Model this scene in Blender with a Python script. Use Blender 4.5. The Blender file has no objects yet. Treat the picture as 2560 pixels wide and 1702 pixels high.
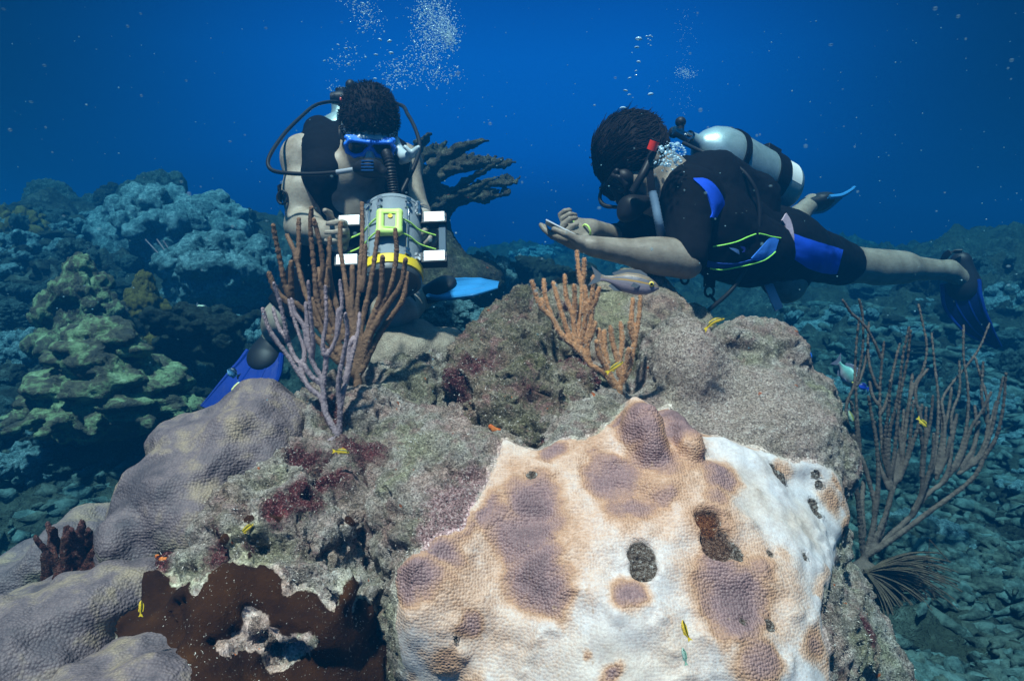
import bpy, bmesh, math, random
import numpy as np
import openvdb
from mathutils import Vector, Matrix
from mathutils.bvhtree import BVHTree

random.seed(7); RNG = np.random.default_rng(7)
SC = bpy.context.scene; COL = SC.collection
R = math.radians
# ------------------------------------------------------------------ camera
FPX = 1828.0; PITCH = R(7.2); CAMZ = 1.30
CAM = np.array([0.0, 0.0, CAMZ])
FW = np.array([0, math.cos(PITCH), -math.sin(PITCH)]); UP = np.array([0, math.sin(PITCH), math.cos(PITCH)]); RT = np.array([1.0, 0, 0])
cd = bpy.data.cameras.new('camera'); co = bpy.data.objects.new('camera', cd); COL.objects.link(co)
cd.sensor_width = 36; cd.lens = 36*FPX/2560; cd.clip_start = 0.02; cd.clip_end = 500
co.location = CAM; co.rotation_euler = (math.pi/2-PITCH, 0, 0); SC.camera = co
# ------------------------------------------------------------------ open water behind everything, and daylight from above
w = bpy.data.worlds.new('World'); SC.world = w; w.use_nodes = True
nt = w.node_tree; nt.nodes.clear(); N = nt.nodes.new; L = nt.links.new
out = N('ShaderNodeOutputWorld'); bg = N('ShaderNodeBackground'); geo = N('ShaderNodeNewGeometry')
sep = N('ShaderNodeSeparateXYZ'); mr = N('ShaderNodeMapRange'); mr.inputs['From Min'].default_value = -1; mr.inputs['From Max'].default_value = 1
cr = N('ShaderNodeValToRGB'); e = cr.color_ramp.elements
tcn = N('ShaderNodeTexCoord')
e[0].position = 0.30; e[0].color = (0.003, 0.02, 0.04, 1)
e[1].position = 0.50; e[1].color = (0.001, 0.050, 0.200, 1)
for p_, c_ in ((0.56, (0.001, 0.082, 0.320, 1)), (0.62, (0.001, 0.072, 0.295, 1)), (0.68, (0.001, 0.030, 0.160, 1)), (0.84, (0.05, 0.25, 0.50, 1)), (1.0, (0.40, 0.52, 0.58, 1))):
    q = e.new(p_); q.color = c_
L(tcn.outputs['Generated'], sep.inputs[0]); L(sep.outputs['Z'], mr.inputs['Value']); L(mr.outputs[0], cr.inputs[0]); ax_ = N('ShaderNodeMath'); ax_.operation = 'ABSOLUTE'; L(sep.outputs['X'], ax_.inputs[0]); am_ = N('ShaderNodeMapRange'); am_.interpolation_type = 'SMOOTHSTEP'
for i_, v_ in ((1, 0.12), (2, 0.62), (3, 1.08), (4, 0.16)): am_.inputs[i_].default_value = v_
L(ax_.outputs[0], am_.inputs[0]); wm_ = N('ShaderNodeVectorMath'); wm_.operation = 'SCALE'; L(cr.outputs[0], wm_.inputs[0]); L(am_.outputs[0], wm_.inputs['Scale']); L(wm_.outputs[0], bg.inputs[0]); L(bg.outputs[0], out.inputs[0])
bg.inputs[1].default_value = 0.70
SUN_EL, SUN_AZ = R(65), R(203)           # azimuth of the sun, clockwise from +Y: behind the camera and to its left
sd = bpy.data.lights.new('sun', 'SUN'); so = bpy.data.objects.new('sun', sd); COL.objects.link(so)
sd.energy = 5.0; sd.angle = R(3.0); sd.color = (1.0, 0.63, 0.55)
sdir = Vector((math.sin(SUN_AZ)*math.cos(SUN_EL), math.cos(SUN_AZ)*math.cos(SUN_EL), math.sin(SUN_EL)))
so.rotation_euler = sdir.to_track_quat('Z', 'Y').to_euler(); so.location = (0, 0, 6)
SC.view_settings.view_transform = 'Standard'; SC.view_settings.look = 'None'; SC.view_settings.gamma = 1
SC.view_settings.use_curve_mapping = False; SC.view_settings.exposure = 1.38
SC.render.engine = 'CYCLES'; cy = SC.cycles
cy.use_denoising = True; cy.max_bounces = 5; cy.diffuse_bounces = 2; cy.glossy_bounces = 2; cy.transmission_bounces = 4; cy.transparent_max_bounces = 6
cy.volume_bounces = 0; cy.caustics_reflective = False; cy.caustics_refractive = False; cy.sample_clamp_indirect = 4
# ------------------------------------------------------------------ helpers: placing
def P(px, py, d):
    """the point seen at (px, py) of the 2560x1702 photograph, d metres in front of the camera"""
    return CAM + RT*((px-1280)/FPX*d) + UP*((851-py)/FPX*d) + FW*d
def S(n, d): return n/FPX*d
def V(*a): return np.array(a, float)
def nrm(v): v = np.asarray(v, float); return v/(np.linalg.norm(v)+1e-12)
def tag(o, label=None, cat=None, group=None, kind=None):
    if label: o['label'] = label
    if cat: o['category'] = cat
    if group: o['group'] = group
    if kind: o['kind'] = kind
    return o
def empty(name, loc, label=None, cat=None, group=None):
    o = bpy.data.objects.new(name, None); COL.objects.link(o); o.location = [float(c) for c in loc]; o.empty_display_size = .05
    return tag(o, label, cat, group)
def copy_tree(o, parent=None):
    c = o.copy(); COL.objects.link(c)
    if parent is not None: c.parent = parent
    for ch in list(o.children): copy_tree(ch, c)
    return c
# ------------------------------------------------------------------ helpers: noise
_perm = RNG.permutation(256); _perm = np.concatenate([_perm, _perm])
_grad = RNG.normal(size=(256, 3)); _grad /= np.linalg.norm(_grad, axis=1)[:, None]; _grad = _grad.astype(np.float32)
def perlin(p):
    p = np.asarray(p, np.float32); i = np.floor(p).astype(np.int64); f = p-i; i &= 255
    u = f*f*f*(f*(f*6-15)+10); r = 0
    for dx in (0, 1):
        wx = u[:, 0] if dx else 1-u[:, 0]
        for dy in (0, 1):
            wy = u[:, 1] if dy else 1-u[:, 1]
            for dz in (0, 1):
                wz = u[:, 2] if dz else 1-u[:, 2]
                h = _perm[_perm[_perm[(i[:, 0]+dx) & 255]+((i[:, 1]+dy) & 255)]+((i[:, 2]+dz) & 255)]
                g = _grad[h]
                r = r + wx*wy*wz*(g[:, 0]*(f[:, 0]-dx)+g[:, 1]*(f[:, 1]-dy)+g[:, 2]*(f[:, 2]-dz))
    return r*1.5
def fbm(p, sc, oc=4, gain=.5, off=0.0):
    p = np.asarray(p)*sc+off; a = 1.0; r = 0; t = 0
    for _ in range(oc):
        r = r+a*perlin(p); t += a; p = p*2.03+17.3; a *= gain
    return r/t
def ridged(p, sc, oc=4, off=0.0):
    p = np.asarray(p)*sc+off; a = 1.0; r = 0; t = 0
    for _ in range(oc):
        r = r+a*(1-2*np.abs(perlin(p))); t += a; p = p*2.07+9.1; a *= .5
    return r/t
def worley(p, sc, seed=0):
    """distance to nearest jittered cell point, in cells"""
    p = np.asarray(p, np.float32)*sc+seed*31.7; i = np.floor(p).astype(np.int64); best = np.full(len(p), 9.0, np.float32)
    for dx in (-1, 0, 1):
        for dy in (-1, 0, 1):
            for dz in (-1, 0, 1):
                c = i+np.array([dx, dy, dz]); h = _perm[_perm[_perm[c[:, 0] & 255]+(c[:, 1] & 255)]+(c[:, 2] & 255)]
                q = c+0.5+_grad[h]*.45; best = np.minimum(best, ((p-q)**2).sum(1))
    return np.sqrt(best)
def sstep(a, b, x): t = np.clip((x-a)/(b-a), 0, 1); return t*t*(3-2*t)
# ------------------------------------------------------------------ helpers: meshes
def mk(name, verts, faces, mat=None, parent=None, smooth=True, attrs=None):
    """faces: (n,4) or (n,3) int array, or a list of index lists"""
    me = bpy.data.meshes.new(name)
    if isinstance(faces, np.ndarray):
        n, k = faces.shape
        me.vertices.add(len(verts)); me.vertices.foreach_set('co', np.asarray(verts, np.float32).ravel())
        me.loops.add(n*k); me.loops.foreach_set('vertex_index', faces.astype(np.int32).ravel())
        me.polygons.add(n); me.polygons.foreach_set('loop_start', np.arange(0, n*k, k, dtype=np.int32))
        me.update(calc_edges=True)
    else:
        me.from_pydata([tuple(map(float, v)) for v in verts], [], faces); me.update()
    me.polygons.foreach_set('use_smooth', np.full(len(me.polygons), smooth)); me.update()
    for k_, v_ in (attrs or {}).items():
        a = me.attributes.new(k_, 'FLOAT', 'POINT'); a.data.foreach_set('value', np.asarray(v_, np.float32))
    o = bpy.data.objects.new(name, me); COL.objects.link(o)
    if mat is not None:
        for m_ in (mat if isinstance(mat, (list, tuple)) else [mat]): me.materials.append(m_)
    if parent is not None:
        o.parent = parent; o.matrix_parent_inverse = Matrix.Translation(-Vector(parent.location))
    return o
def vnormals(v, f):
    n = np.zeros_like(v)
    a = v[f[:, 0]]; b = v[f[:, 1]]; c = v[f[:, 2]]
    fn = np.cross(c-a, (v[f[:, 3]]-b)) if f.shape[1] == 4 else np.cross(b-a, c-a)
    for k in range(f.shape[1]): np.add.at(n, f[:, k], fn)
    return n/(np.linalg.norm(n, axis=1)[:, None]+1e-12)
class SDF:
    """a solid made of smoothly joined round shapes on a grid"""
    def __init__(s, lo, hi, res):
        s.lo = np.asarray(lo, float); s.res = res; s.n = np.ceil((np.asarray(hi)-s.lo)/res).astype(int)+1
        s.v = np.full(s.n, 1.0, np.float32)
    def win(s, lo, hi):
        i0 = np.clip(np.floor((lo-s.lo)/s.res).astype(int), 0, s.n); i1 = np.clip(np.ceil((hi-s.lo)/s.res).astype(int)+1, 0, s.n)
        if (i1 <= i0).any(): return None
        ax = [(s.lo[k]+np.arange(i0[k], i1[k])*s.res).astype(np.float32) for k in range(3)]
        return tuple(slice(i0[k], i1[k]) for k in range(3)), ax[0][:, None, None], ax[1][None, :, None], ax[2][None, None, :]
    def put(s, sl, d, k, cut=False):
        a = s.v[sl]
        if cut:
            d = -d; h = np.maximum(k-np.abs(a-d), 0)/k; s.v[sl] = np.maximum(a, d)+h*h*k*.25
        else:
            h = np.maximum(k-np.abs(a-d), 0)/k; s.v[sl] = np.minimum(a, d)-h*h*k*.25
    def cap(s, a, ra, b, rb, k=.01, cut=False, flat=None):
        """round cone; flat=(axis, factor): squashed across that axis by factor"""
        a = np.asarray(a, float); b = np.asarray(b, float); m = max(ra, rb)+k+3*s.res
        if flat is not None: m *= 1.6
        W = s.win(np.minimum(a, b)-m, np.maximum(a, b)+m)
        if W is None: return s
        sl, x, y, z = W; ba = b-a; bb = float(ba@ba)+1e-12
        px, py, pz = x-a[0], y-a[1], z-a[2]
        t = np.clip((px*ba[0]+py*ba[1]+pz*ba[2])/bb, 0, 1)
        qx, qy, qz = px-t*ba[0], py-t*ba[1], pz-t*ba[2]
        if flat is None: d = np.sqrt(qx*qx+qy*qy+qz*qz)-(ra+(rb-ra)*t)
        else:
            ax_, f_ = nrm(flat[0]), flat[1]; c = (qx*ax_[0]+qy*ax_[1]+qz*ax_[2])*(1/f_-1)
            qx, qy, qz = qx+c*ax_[0], qy+c*ax_[1], qz+c*ax_[2]
            d = (np.sqrt(qx*qx+qy*qy+qz*qz)-(ra+(rb-ra)*t))*min(1.0, max(f_, .4))
        s.put(sl, d, k, cut); return s
    def chain(s, pts, rs, k=.01):
        for i in range(len(pts)-1): s.cap(pts[i], rs[i], pts[i+1], rs[i+1], k)
        return s
    def ell(s, c, r, rot=None, k=.02, cut=False):
        c = np.asarray(c, float); r = np.asarray(r, float)*np.ones(3); m = r.max()+k+3*s.res
        W = s.win(c-m, c+m)
        if W is None: return s
        sl, x, y, z = W; x, y, z = x-c[0], y-c[1], z-c[2]
        if rot is not None:
            M = np.asarray(rot)  # rows: local axes
            x, y, z = (M[i, 0]*x+M[i, 1]*y+M[i, 2]*z for i in range(3))
        k0 = np.sqrt((x/r[0])**2+(y/r[1])**2+(z/r[2])**2); k1 = np.sqrt((x/r[0]**2)**2+(y/r[1]**2)**2+(z/r[2]**2)**2)+1e-9
        s.put(sl, k0*(k0-1)/k1, k, cut); return s
    def box(s, c, h, rot=None, rnd=.003, k=.004, cut=False):
        c = np.asarray(c, float); h = np.asarray(h, float)-rnd; m = np.linalg.norm(h)+k+3*s.res+rnd
        W = s.win(c-m, c+m)
        if W is None: return s
        sl, x, y, z = W; x, y, z = x-c[0], y-c[1], z-c[2]
        if rot is not None:
            M = np.asarray(rot); x, y, z = (M[i, 0]*x+M[i, 1]*y+M[i, 2]*z for i in range(3))
        x, y, z = np.broadcast_arrays(np.abs(x)-h[0], np.abs(y)-h[1], np.abs(z)-h[2])
        d = np.sqrt(np.maximum(x, 0)**2+np.maximum(y, 0)**2+np.maximum(z, 0)**2)+np.minimum(np.maximum(x, np.maximum(y, z)), 0)-rnd
        s.put(sl, d, k, cut); return s
    def half(s, p, n, k=.004):
        """cut away everything on the side n points to"""
        x, y, z = ((s.lo[i]+np.arange(s.n[i])*s.res).astype(np.float32).reshape([-1 if j == i else 1 for j in range(3)]) for i in range(3))
        n = nrm(n); d = (x-p[0])*n[0]+(y-p[1])*n[1]+(z-p[2])*n[2]
        h = np.maximum(k-np.abs(s.v-d), 0)/k; s.v = np.maximum(s.v, d)+h*h*k*.25; return s
    def grow(s, t): s.v = s.v-t; return s
    def noise(s, sc, amp, oc=3):
        """roughen near the surface"""
        m = np.abs(s.v) < amp*1.8+2*s.res; ix = np.argwhere(m)
        s.v[m] += (amp*fbm(s.lo+ix*s.res, sc, oc)).astype(np.float32); return s
    def mesh(s):
        v = s.v.copy()
        for ax_ in range(3):
            sl = [slice(None)]*3
            for e_ in (0, -1): sl[ax_] = e_; v[tuple(sl)] = np.maximum(v[tuple(sl)], s.res)
        g = openvdb.FloatGrid(1.0); g.copyFromArray(v); p, q = g.convertToQuads()
        p = np.asarray(p, float)*s.res+s.lo; q = np.asarray(q)[:, ::-1].astype(np.int64)
        n = vnormals(p, q)
        c = p.mean(0)
        vol = np.einsum('ij,ij->i', p[q[:, 0]]-c, np.cross(p[q[:, 1]]-c, p[q[:, 2]]-c)).sum()
        if vol < 0: q = q[:, ::-1].copy(); n = -n
        return p, q, n
def sdf_box(pts, rs, pad=.03):
    pts = np.asarray(pts); rs = np.asarray(rs).reshape(-1, 1)*np.ones((1, 3))
    return (pts-rs).min(0)-pad, (pts+rs).max(0)+pad
def bez(pts, n=24, closed=False):
    """Catmull-Rom through points"""
    pts = [np.asarray(p, float) for p in pts]
    if len(pts) == 2: return np.array([pts[0]+(pts[1]-pts[0])*t for t in np.linspace(0, 1, n)])
    q = [2*pts[0]-pts[1]]+pts+[2*pts[-1]-pts[-2]]; r = []
    m = len(pts)-1
    for s_ in np.linspace(0, m, n):
        i = min(int(s_), m-1); t = s_-i; a, b, c, d = q[i:i+4]
        r.append(.5*((2*b)+(c-a)*t+(2*a-5*b+4*c-d)*t*t+(3*b-a-3*c+d)*t**3))
    return np.array(r)
def frames(c):
    t = np.gradient(c, axis=0); t /= np.linalg.norm(t, axis=1)[:, None]+1e-12
    u = np.zeros_like(c); ref = V(0, 0, 1) if abs(t[0][2]) < .9 else V(1, 0, 0)
    a = nrm(np.cross(t[0], ref))
    for i in range(len(c)):
        a = nrm(a-t[i]*(a@t[i])); u[i] = a
    return t, u, np.cross(t, u)
class MB:
    """collects shapes into one mesh"""
    def __init__(s): s.v = []; s.f = []; s.m = []
    def add(s, v, f, mi=0):
        o = len(s.v); s.v += [tuple(map(float, x)) for x in v]; s.f += [[i+o for i in q] for q in f]; s.m += [mi]*len(f); return s
    def tube(s, c, r, n=10, mi=0, caps=True, rib=None):
        c = np.asarray(c, float); r = np.asarray(r, float)*np.ones(len(c)); t, u, w_ = frames(c); v = []; f = []
        for i in range(len(c)):
            for j in range(n):
                a = 2*math.pi*j/n; v.append(c[i]+r[i]*(u[i]*math.cos(a)+w_[i]*math.sin(a)))
        for i in range(len(c)-1):
            for j in range(n): k = (j+1) % n; f.append([i*n+j, i*n+k, (i+1)*n+k, (i+1)*n+j])
        if caps:
            v += [c[0]-t[0]*r[0]*.35, c[-1]+t[-1]*r[-1]*.35]; b = len(c)*n
            for j in range(n): k = (j+1) % n; f += [[b, k, j], [b+1, (len(c)-1)*n+j, (len(c)-1)*n+k]]
        return s.add(v, f, mi)
    def lathe(s, p, ax_, prof, n=32, mi=0):
        """prof: (distance along the axis, radius)"""
        ax_ = nrm(ax_); ref = V(0, 0, 1) if abs(ax_[2]) < .9 else V(1, 0, 0); u = nrm(np.cross(ax_, ref)); w_ = np.cross(ax_, u); v = []; f = []
        for (h, r) in prof:
            for j in range(n): a = 2*math.pi*j/n; v.append(np.asarray(p)+ax_*h+r*(u*math.cos(a)+w_*math.sin(a)))
        for i in range(len(prof)-1):
            for j in range(n): k = (j+1) % n; f.append([i*n+j, i*n+k, (i+1)*n+k, (i+1)*n+j])
        if prof[0][1] > 1e-6: f.append(list(range(n))[::-1])
        if prof[-1][1] > 1e-6: f.append([(len(prof)-1)*n+j for j in range(n)])
        return s.add(v, f, mi)
    def box(s, c, ax_, h, mi=0, bev=.15):
        """box with chamfered long edges: ax_ three axes, h half sizes"""
        c = np.asarray(c, float); A = [nrm(a) for a in ax_]; b = bev*min(h); v = []
        for z in (-1, 1):
            for (x, y) in ((1, 1-b/h[1]), (1-b/h[0], 1), (-1+b/h[0], 1), (-1, 1-b/h[1]), (-1, -1+b/h[1]), (-1+b/h[0], -1), (1-b/h[0], -1), (1, -1+b/h[1])):
                v.append(c+A[0]*x*h[0]+A[1]*y*h[1]+A[2]*z*h[2])
        f = [list(range(8))[::-1], list(range(8, 16))]+[[j, (j+1) % 8, 8+(j+1) % 8, 8+j] for j in range(8)]
        return s.add(v, f, mi)
    def strip(s, pts, wdir, hw, th, mi=0):
        """flat strap along pts: hw half width (scalar or list) along wdir (vector or list), th thickness"""
        pts = np.asarray(pts, float); t = np.gradient(pts, axis=0); n = len(pts); hw = np.asarray(hw, float)*np.ones(n); v = []; f = []
        for i in range(n):
            wd = np.asarray(wdir[i] if np.ndim(wdir) > 1 else wdir, float); wd = nrm(wd-nrm(t[i])*(wd@nrm(t[i]))); nn = nrm(np.cross(t[i], wd))
            v += [pts[i]+wd*hw[i]+nn*th/2, pts[i]-wd*hw[i]+nn*th/2, pts[i]-wd*hw[i]-nn*th/2, pts[i]+wd*hw[i]-nn*th/2]
        for i in range(n-1):
            for j in range(4): k = (j+1) % 4; f.append([i*4+j, (i+1)*4+j, (i+1)*4+k, i*4+k])
        f += [[0, 1, 2, 3], [(n-1)*4+3, (n-1)*4+2, (n-1)*4+1, (n-1)*4]]
        return s.add(v, f, mi)
    def sphere(s, c, r, n=12, mi=0, sq=(1, 1, 1), rot=None):
        v = []; f = []; m = max(n//2, 4); c = np.asarray(c, float)
        for i in range(1, m):
            for j in range(n):
                a = math.pi*i/m; b = 2*math.pi*j/n; q = V(math.sin(a)*math.cos(b)*sq[0], math.sin(a)*math.sin(b)*sq[1], math.cos(a)*sq[2])*r
                v.append(c+(q if rot is None else np.asarray(rot).T@q))
        tp = V(0, 0, sq[2])*r; tp = tp if rot is None else np.asarray(rot).T@tp
        v += [c+tp, c-tp]; T = len(v)-2
        for i in range(m-2):
            for j in range(n): k = (j+1) % n; f.append([i*n+j, (i+1)*n+j, (i+1)*n+k, i*n+k])
        for j in range(n): k = (j+1) % n; f += [[T, j, k], [T+1, (m-2)*n+k, (m-2)*n+j]]
        return s.add(v, f, mi)
    def build(s, name, mat, parent=None, smooth=True, auto=None):
        o = mk(name, s.v, s.f, mat, parent, smooth)
        o.data.polygons.foreach_set('material_index', s.m)
        bm = bmesh.new(); bm.from_mesh(o.data); bmesh.ops.recalc_face_normals(bm, faces=bm.faces[:]); bm.to_mesh(o.data); bm.free()
        if smooth:
            try: o.data.set_sharp_from_angle(angle=R(auto or 40))
            except Exception: pass
        return o
# ------------------------------------------------------------------ materials
class NT:
    def __init__(s, name, rough=.6, spec=.3):
        s.m = bpy.data.materials.new(name); s.m.use_nodes = True; s.t = s.m.node_tree; s.b = s.t.nodes['Principled BSDF']
        s.b.inputs['Roughness'].default_value = rough; s.b.inputs['Specular IOR Level'].default_value = spec; s.co = None
    def n(s, kind, ins=None, **kw):
        x = s.t.nodes.new('ShaderNode'+kind)
        for k, v in kw.items(): setattr(x, k, v)
        for k, v in (ins or {}).items():
            if hasattr(v, 'is_output'): s.t.links.new(v, x.inputs[k])
            else: x.inputs[k].default_value = v
        return x
    def coord(s):
        if s.co is None: s.co = s.n('TexCoord').outputs['Object']
        return s.co
    def noise(s, sc, det=4, rough=.6, dist=0.0): return s.n('TexNoise', {'Vector': s.coord(), 'Scale': sc, 'Detail': det, 'Roughness': rough, 'Distortion': dist}).outputs['Fac']
    def vor(s, sc, feat='F1', rnd=1.0, out='Distance'): return s.n('TexVoronoi', {'Vector': s.coord(), 'Scale': sc, 'Randomness': rnd}, feature=feat).outputs[out]
    def attr(s, a): return s.n('Attribute', attribute_name=a).outputs['Fac']
    def math(s, op, a, b=0.0, c=0.0, clamp=False):
        x = s.n('Math', {0: a, 1: b, 2: c}, operation=op); x.use_clamp = clamp; return x.outputs[0]
    def ramp(s, f, stops, mode='LINEAR'):
        x = s.n('ValToRGB', {'Fac': f}); r_ = x.color_ramp; r_.interpolation = mode
        while len(r_.elements) > 1: r_.elements.remove(r_.elements[-1])
        r_.elements[0].position = stops[0][0]; r_.elements[0].color = col(stops[0][1])
        for p_, c_ in stops[1:]: q_ = r_.elements.new(p_); q_.color = col(c_)
        return x.outputs['Color']
    def mix(s, f, a, b, mode='MIX'):
        x = s.n('Mix', data_type='RGBA', blend_type=mode)
        for k, v in ((0, f), (6, a), (7, b)):
            if hasattr(v, 'is_output'): s.t.links.new(v, x.inputs[k])
            else: x.inputs[k].default_value = col(v) if k else v
        return x.outputs[2]
    def rng(s, f, a, b, c=0.0, d=1.0): return s.n('MapRange', {'Value': f, 'From Min': a, 'From Max': b, 'To Min': c, 'To Max': d}).outputs[0]
    def base(s, c):
        if hasattr(c, 'is_output'): s.t.links.new(c, s.b.inputs['Base Color'])
        else: s.b.inputs['Base Color'].default_value = col(c)
        return s
    def bump(s, h, dist=.004, strength=1.0):
        x = s.n('Bump', {'Height': h, 'Distance': dist, 'Strength': strength})
        if s.b.inputs['Normal'].is_linked: s.t.links.new(s.b.inputs['Normal'].links[0].from_socket, x.inputs['Normal'])
        s.t.links.new(x.outputs[0], s.b.inputs['Normal']); return s
    def set(s, **kw):
        for k, v in kw.items():
            i = s.b.inputs[k.replace('_', ' ')]
            if hasattr(v, 'is_output'): s.t.links.new(v, i)
            else: i.default_value = v
        return s
def col(c):
    if isinstance(c, (int, float)): return (c, c, c, 1)
    return tuple(c)+((1,) if len(c) == 3 else ())
# ------------------------------------------------------------------ the water itself
hz = MB().box((0, 5.5, .60), (V(1, 0, 0), V(0, 1, 0), V(0, 0, 1)), (14.5, 9.0, 1.62), bev=0)
hz = hz.build('haze', None, smooth=False); tag(hz, kind='stuff')
hm = bpy.data.materials.new('water_haze'); hm.use_nodes = True; ht = hm.node_tree; ht.nodes.clear()
ho = ht.nodes.new('ShaderNodeOutputMaterial'); hv = ht.nodes.new('ShaderNodeVolumePrincipled'); ht.links.new(hv.outputs[0], ho.inputs['Volume'])
hv.inputs['Color'].default_value = (0.002, 0.046, 0.112, 1); hv.inputs['Absorption Color'].default_value = (0.05, 0.53, 0.76, 1); hv.inputs['Density'].default_value = 0.49
hv.inputs['Anisotropy'].default_value = 0.3
hz.data.materials.append(hm)
# ------------------------------------------------------------------ reef materials
def rock_col(m, pal, red=.35, speck=1.0, algae=.5, bump=1.0, gr=1.0, bumps=True):
    """dead coral rock under algal turf: mottled greys, pink crusts, dark red shade-loving patches given by attribute 'red'"""
    n1 = m.noise(9, 5, .65); n2 = m.noise(60, 5, .75); n3 = m.noise(260, 3, .8); n4 = m.noise(22, 4, .6, .6)
    c = m.ramp(m.math('MULTIPLY_ADD', n2, .55, m.math('MULTIPLY', n1, .45)), [(.36, pal[0]), (.46, pal[1]), (.54, pal[2]), (.66, pal[3])])
    c = m.mix(1.0, c, m.ramp(m.noise(6.5, 3, .6, .5), [(.36, (0.80, 0.84, 0.62)), (.5, (0.95, 0.93, 0.88)), (.62, (1.0, 0.80, 0.74))]), 'MULTIPLY')
    c = m.mix(m.math('MULTIPLY', m.rng(n4, .52, .66), algae, clamp=True), c, (0.17, 0.15, 0.06))
    c = m.mix(m.math('MULTIPLY', m.rng(m.noise(14, 4, .7, .8), .54, .64), red, clamp=True), c, (0.40, 0.17, 0.17))
    c = m.mix(m.rng(m.math('ADD', m.attr('red'), m.math('ADD', m.math('MULTIPLY_ADD', n2, 1.8, -.9), m.math('MULTIPLY_ADD', n3, 1.2, -.6))), .30, .80), c, m.ramp(n3, [(.4, (0.05, 0.010, 0.012)), (.62, (0.20, 0.045, 0.045))]))
    c = m.mix(m.math('MULTIPLY', m.rng(m.math('MULTIPLY_ADD', n2, 1.2, m.attr('pink')), .75, 1.15), .8, clamp=True), c, m.ramp(n3, [(.4, (0.24, 0.10, 0.10)), (.55, (0.58, 0.33, 0.32)), (.66, (0.80, 0.64, 0.62))]))
    c = m.mix(m.math('MULTIPLY', m.attr('sand'), .8), c, m.ramp(m.math('MULTIPLY_ADD', n2, .5, m.math('MULTIPLY', n3, .5)), [(.38, (0.31, 0.215, 0.165)), (.5, (0.51, 0.385, 0.315)), (.62, (0.68, 0.55, 0.48))]))
    c = m.mix(m.math('MULTIPLY', m.rng(n3, .57, .72), .75*speck, clamp=True), c, (0.74, 0.68, 0.62))
    c = m.mix(m.math('MULTIPLY', m.rng(n3, .45, .35), .75*speck, clamp=True), c, (0.045, 0.038, 0.03))
    c = m.mix(m.rng(m.noise(40, 2, .5), .735, .755), c, (0.55, 0.14, 0.04))
    g = m.n('SeparateColor', {0: m.vor(360, 'F1', 1.0, 'Color')}).outputs[0]
    c = m.mix(.55*gr, c, m.ramp(g, [(0, 0.16), (.35, .42), (.75, .56), (1, .95)]), 'OVERLAY')
    if bumps: m.bump(n3, .006*bump, 1.0); m.bump(n2, .018*bump, 1.0); m.bump(m.noise(140, 3, .8), .008*bump, .9)
    return c
def rock_mat(name, *a, **k):
    m = NT(name, .85, .15); m.base(rock_col(m, *a, **k)); return m.m
GREYPAL = [(0.17, 0.135, 0.11), (0.34, 0.28, 0.235), (0.51, 0.44, 0.395), (0.72, 0.65, 0.61)]
GREYROCK = rock_mat('turf_rock', GREYPAL, .35, 1.0, .28)
SANDROCK = rock_mat('fuzzy_rock', [(0.20, 0.16, 0.12), (0.32, 0.26, 0.20), (0.41, 0.34, 0.275), (0.54, 0.46, 0.39)], .2, .7, .25, .7)
DARKROCK = rock_mat('mottled_rock', [(0.07, 0.058, 0.04), (0.18, 0.15, 0.10), (0.32, 0.275, 0.20), (0.52, 0.46, 0.38)], .5, 1, .5)
def mat_algal():
    m = NT('brown_algal_mat', .9, .1); n1 = m.noise(16, 4); n2 = m.noise(240, 3, .8)
    c = m.ramp(n1, [(.35, (0.020, 0.007, 0.003)), (.6, (0.042, 0.015, 0.004)), (.75, (0.085, 0.032, 0.008))])
    c = m.mix(m.rng(m.math('MULTIPLY_ADD', m.noise(8, 3), .22, n2), .775, .80), c, (.6, .58, .54))
    e_ = m.rng(m.math('ADD', m.attr('rim'), m.math('MULTIPLY_ADD', m.noise(130, 4, .75), .016, -.008)), -.0012, .0012)
    c = m.mix(e_, rock_col(m, GREYPAL, .35, 1.0, .28, bumps=False), c)
    m.base(c); m.bump(n2, .003, .8); m.bump(n1, .01, .5); return m.m
def polyp(m, sc, a):
    d = m.vor(sc, 'F1', .6); return m.math('SUBTRACT', 1.0, m.math('MULTIPLY', d, 1.35)), d
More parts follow.
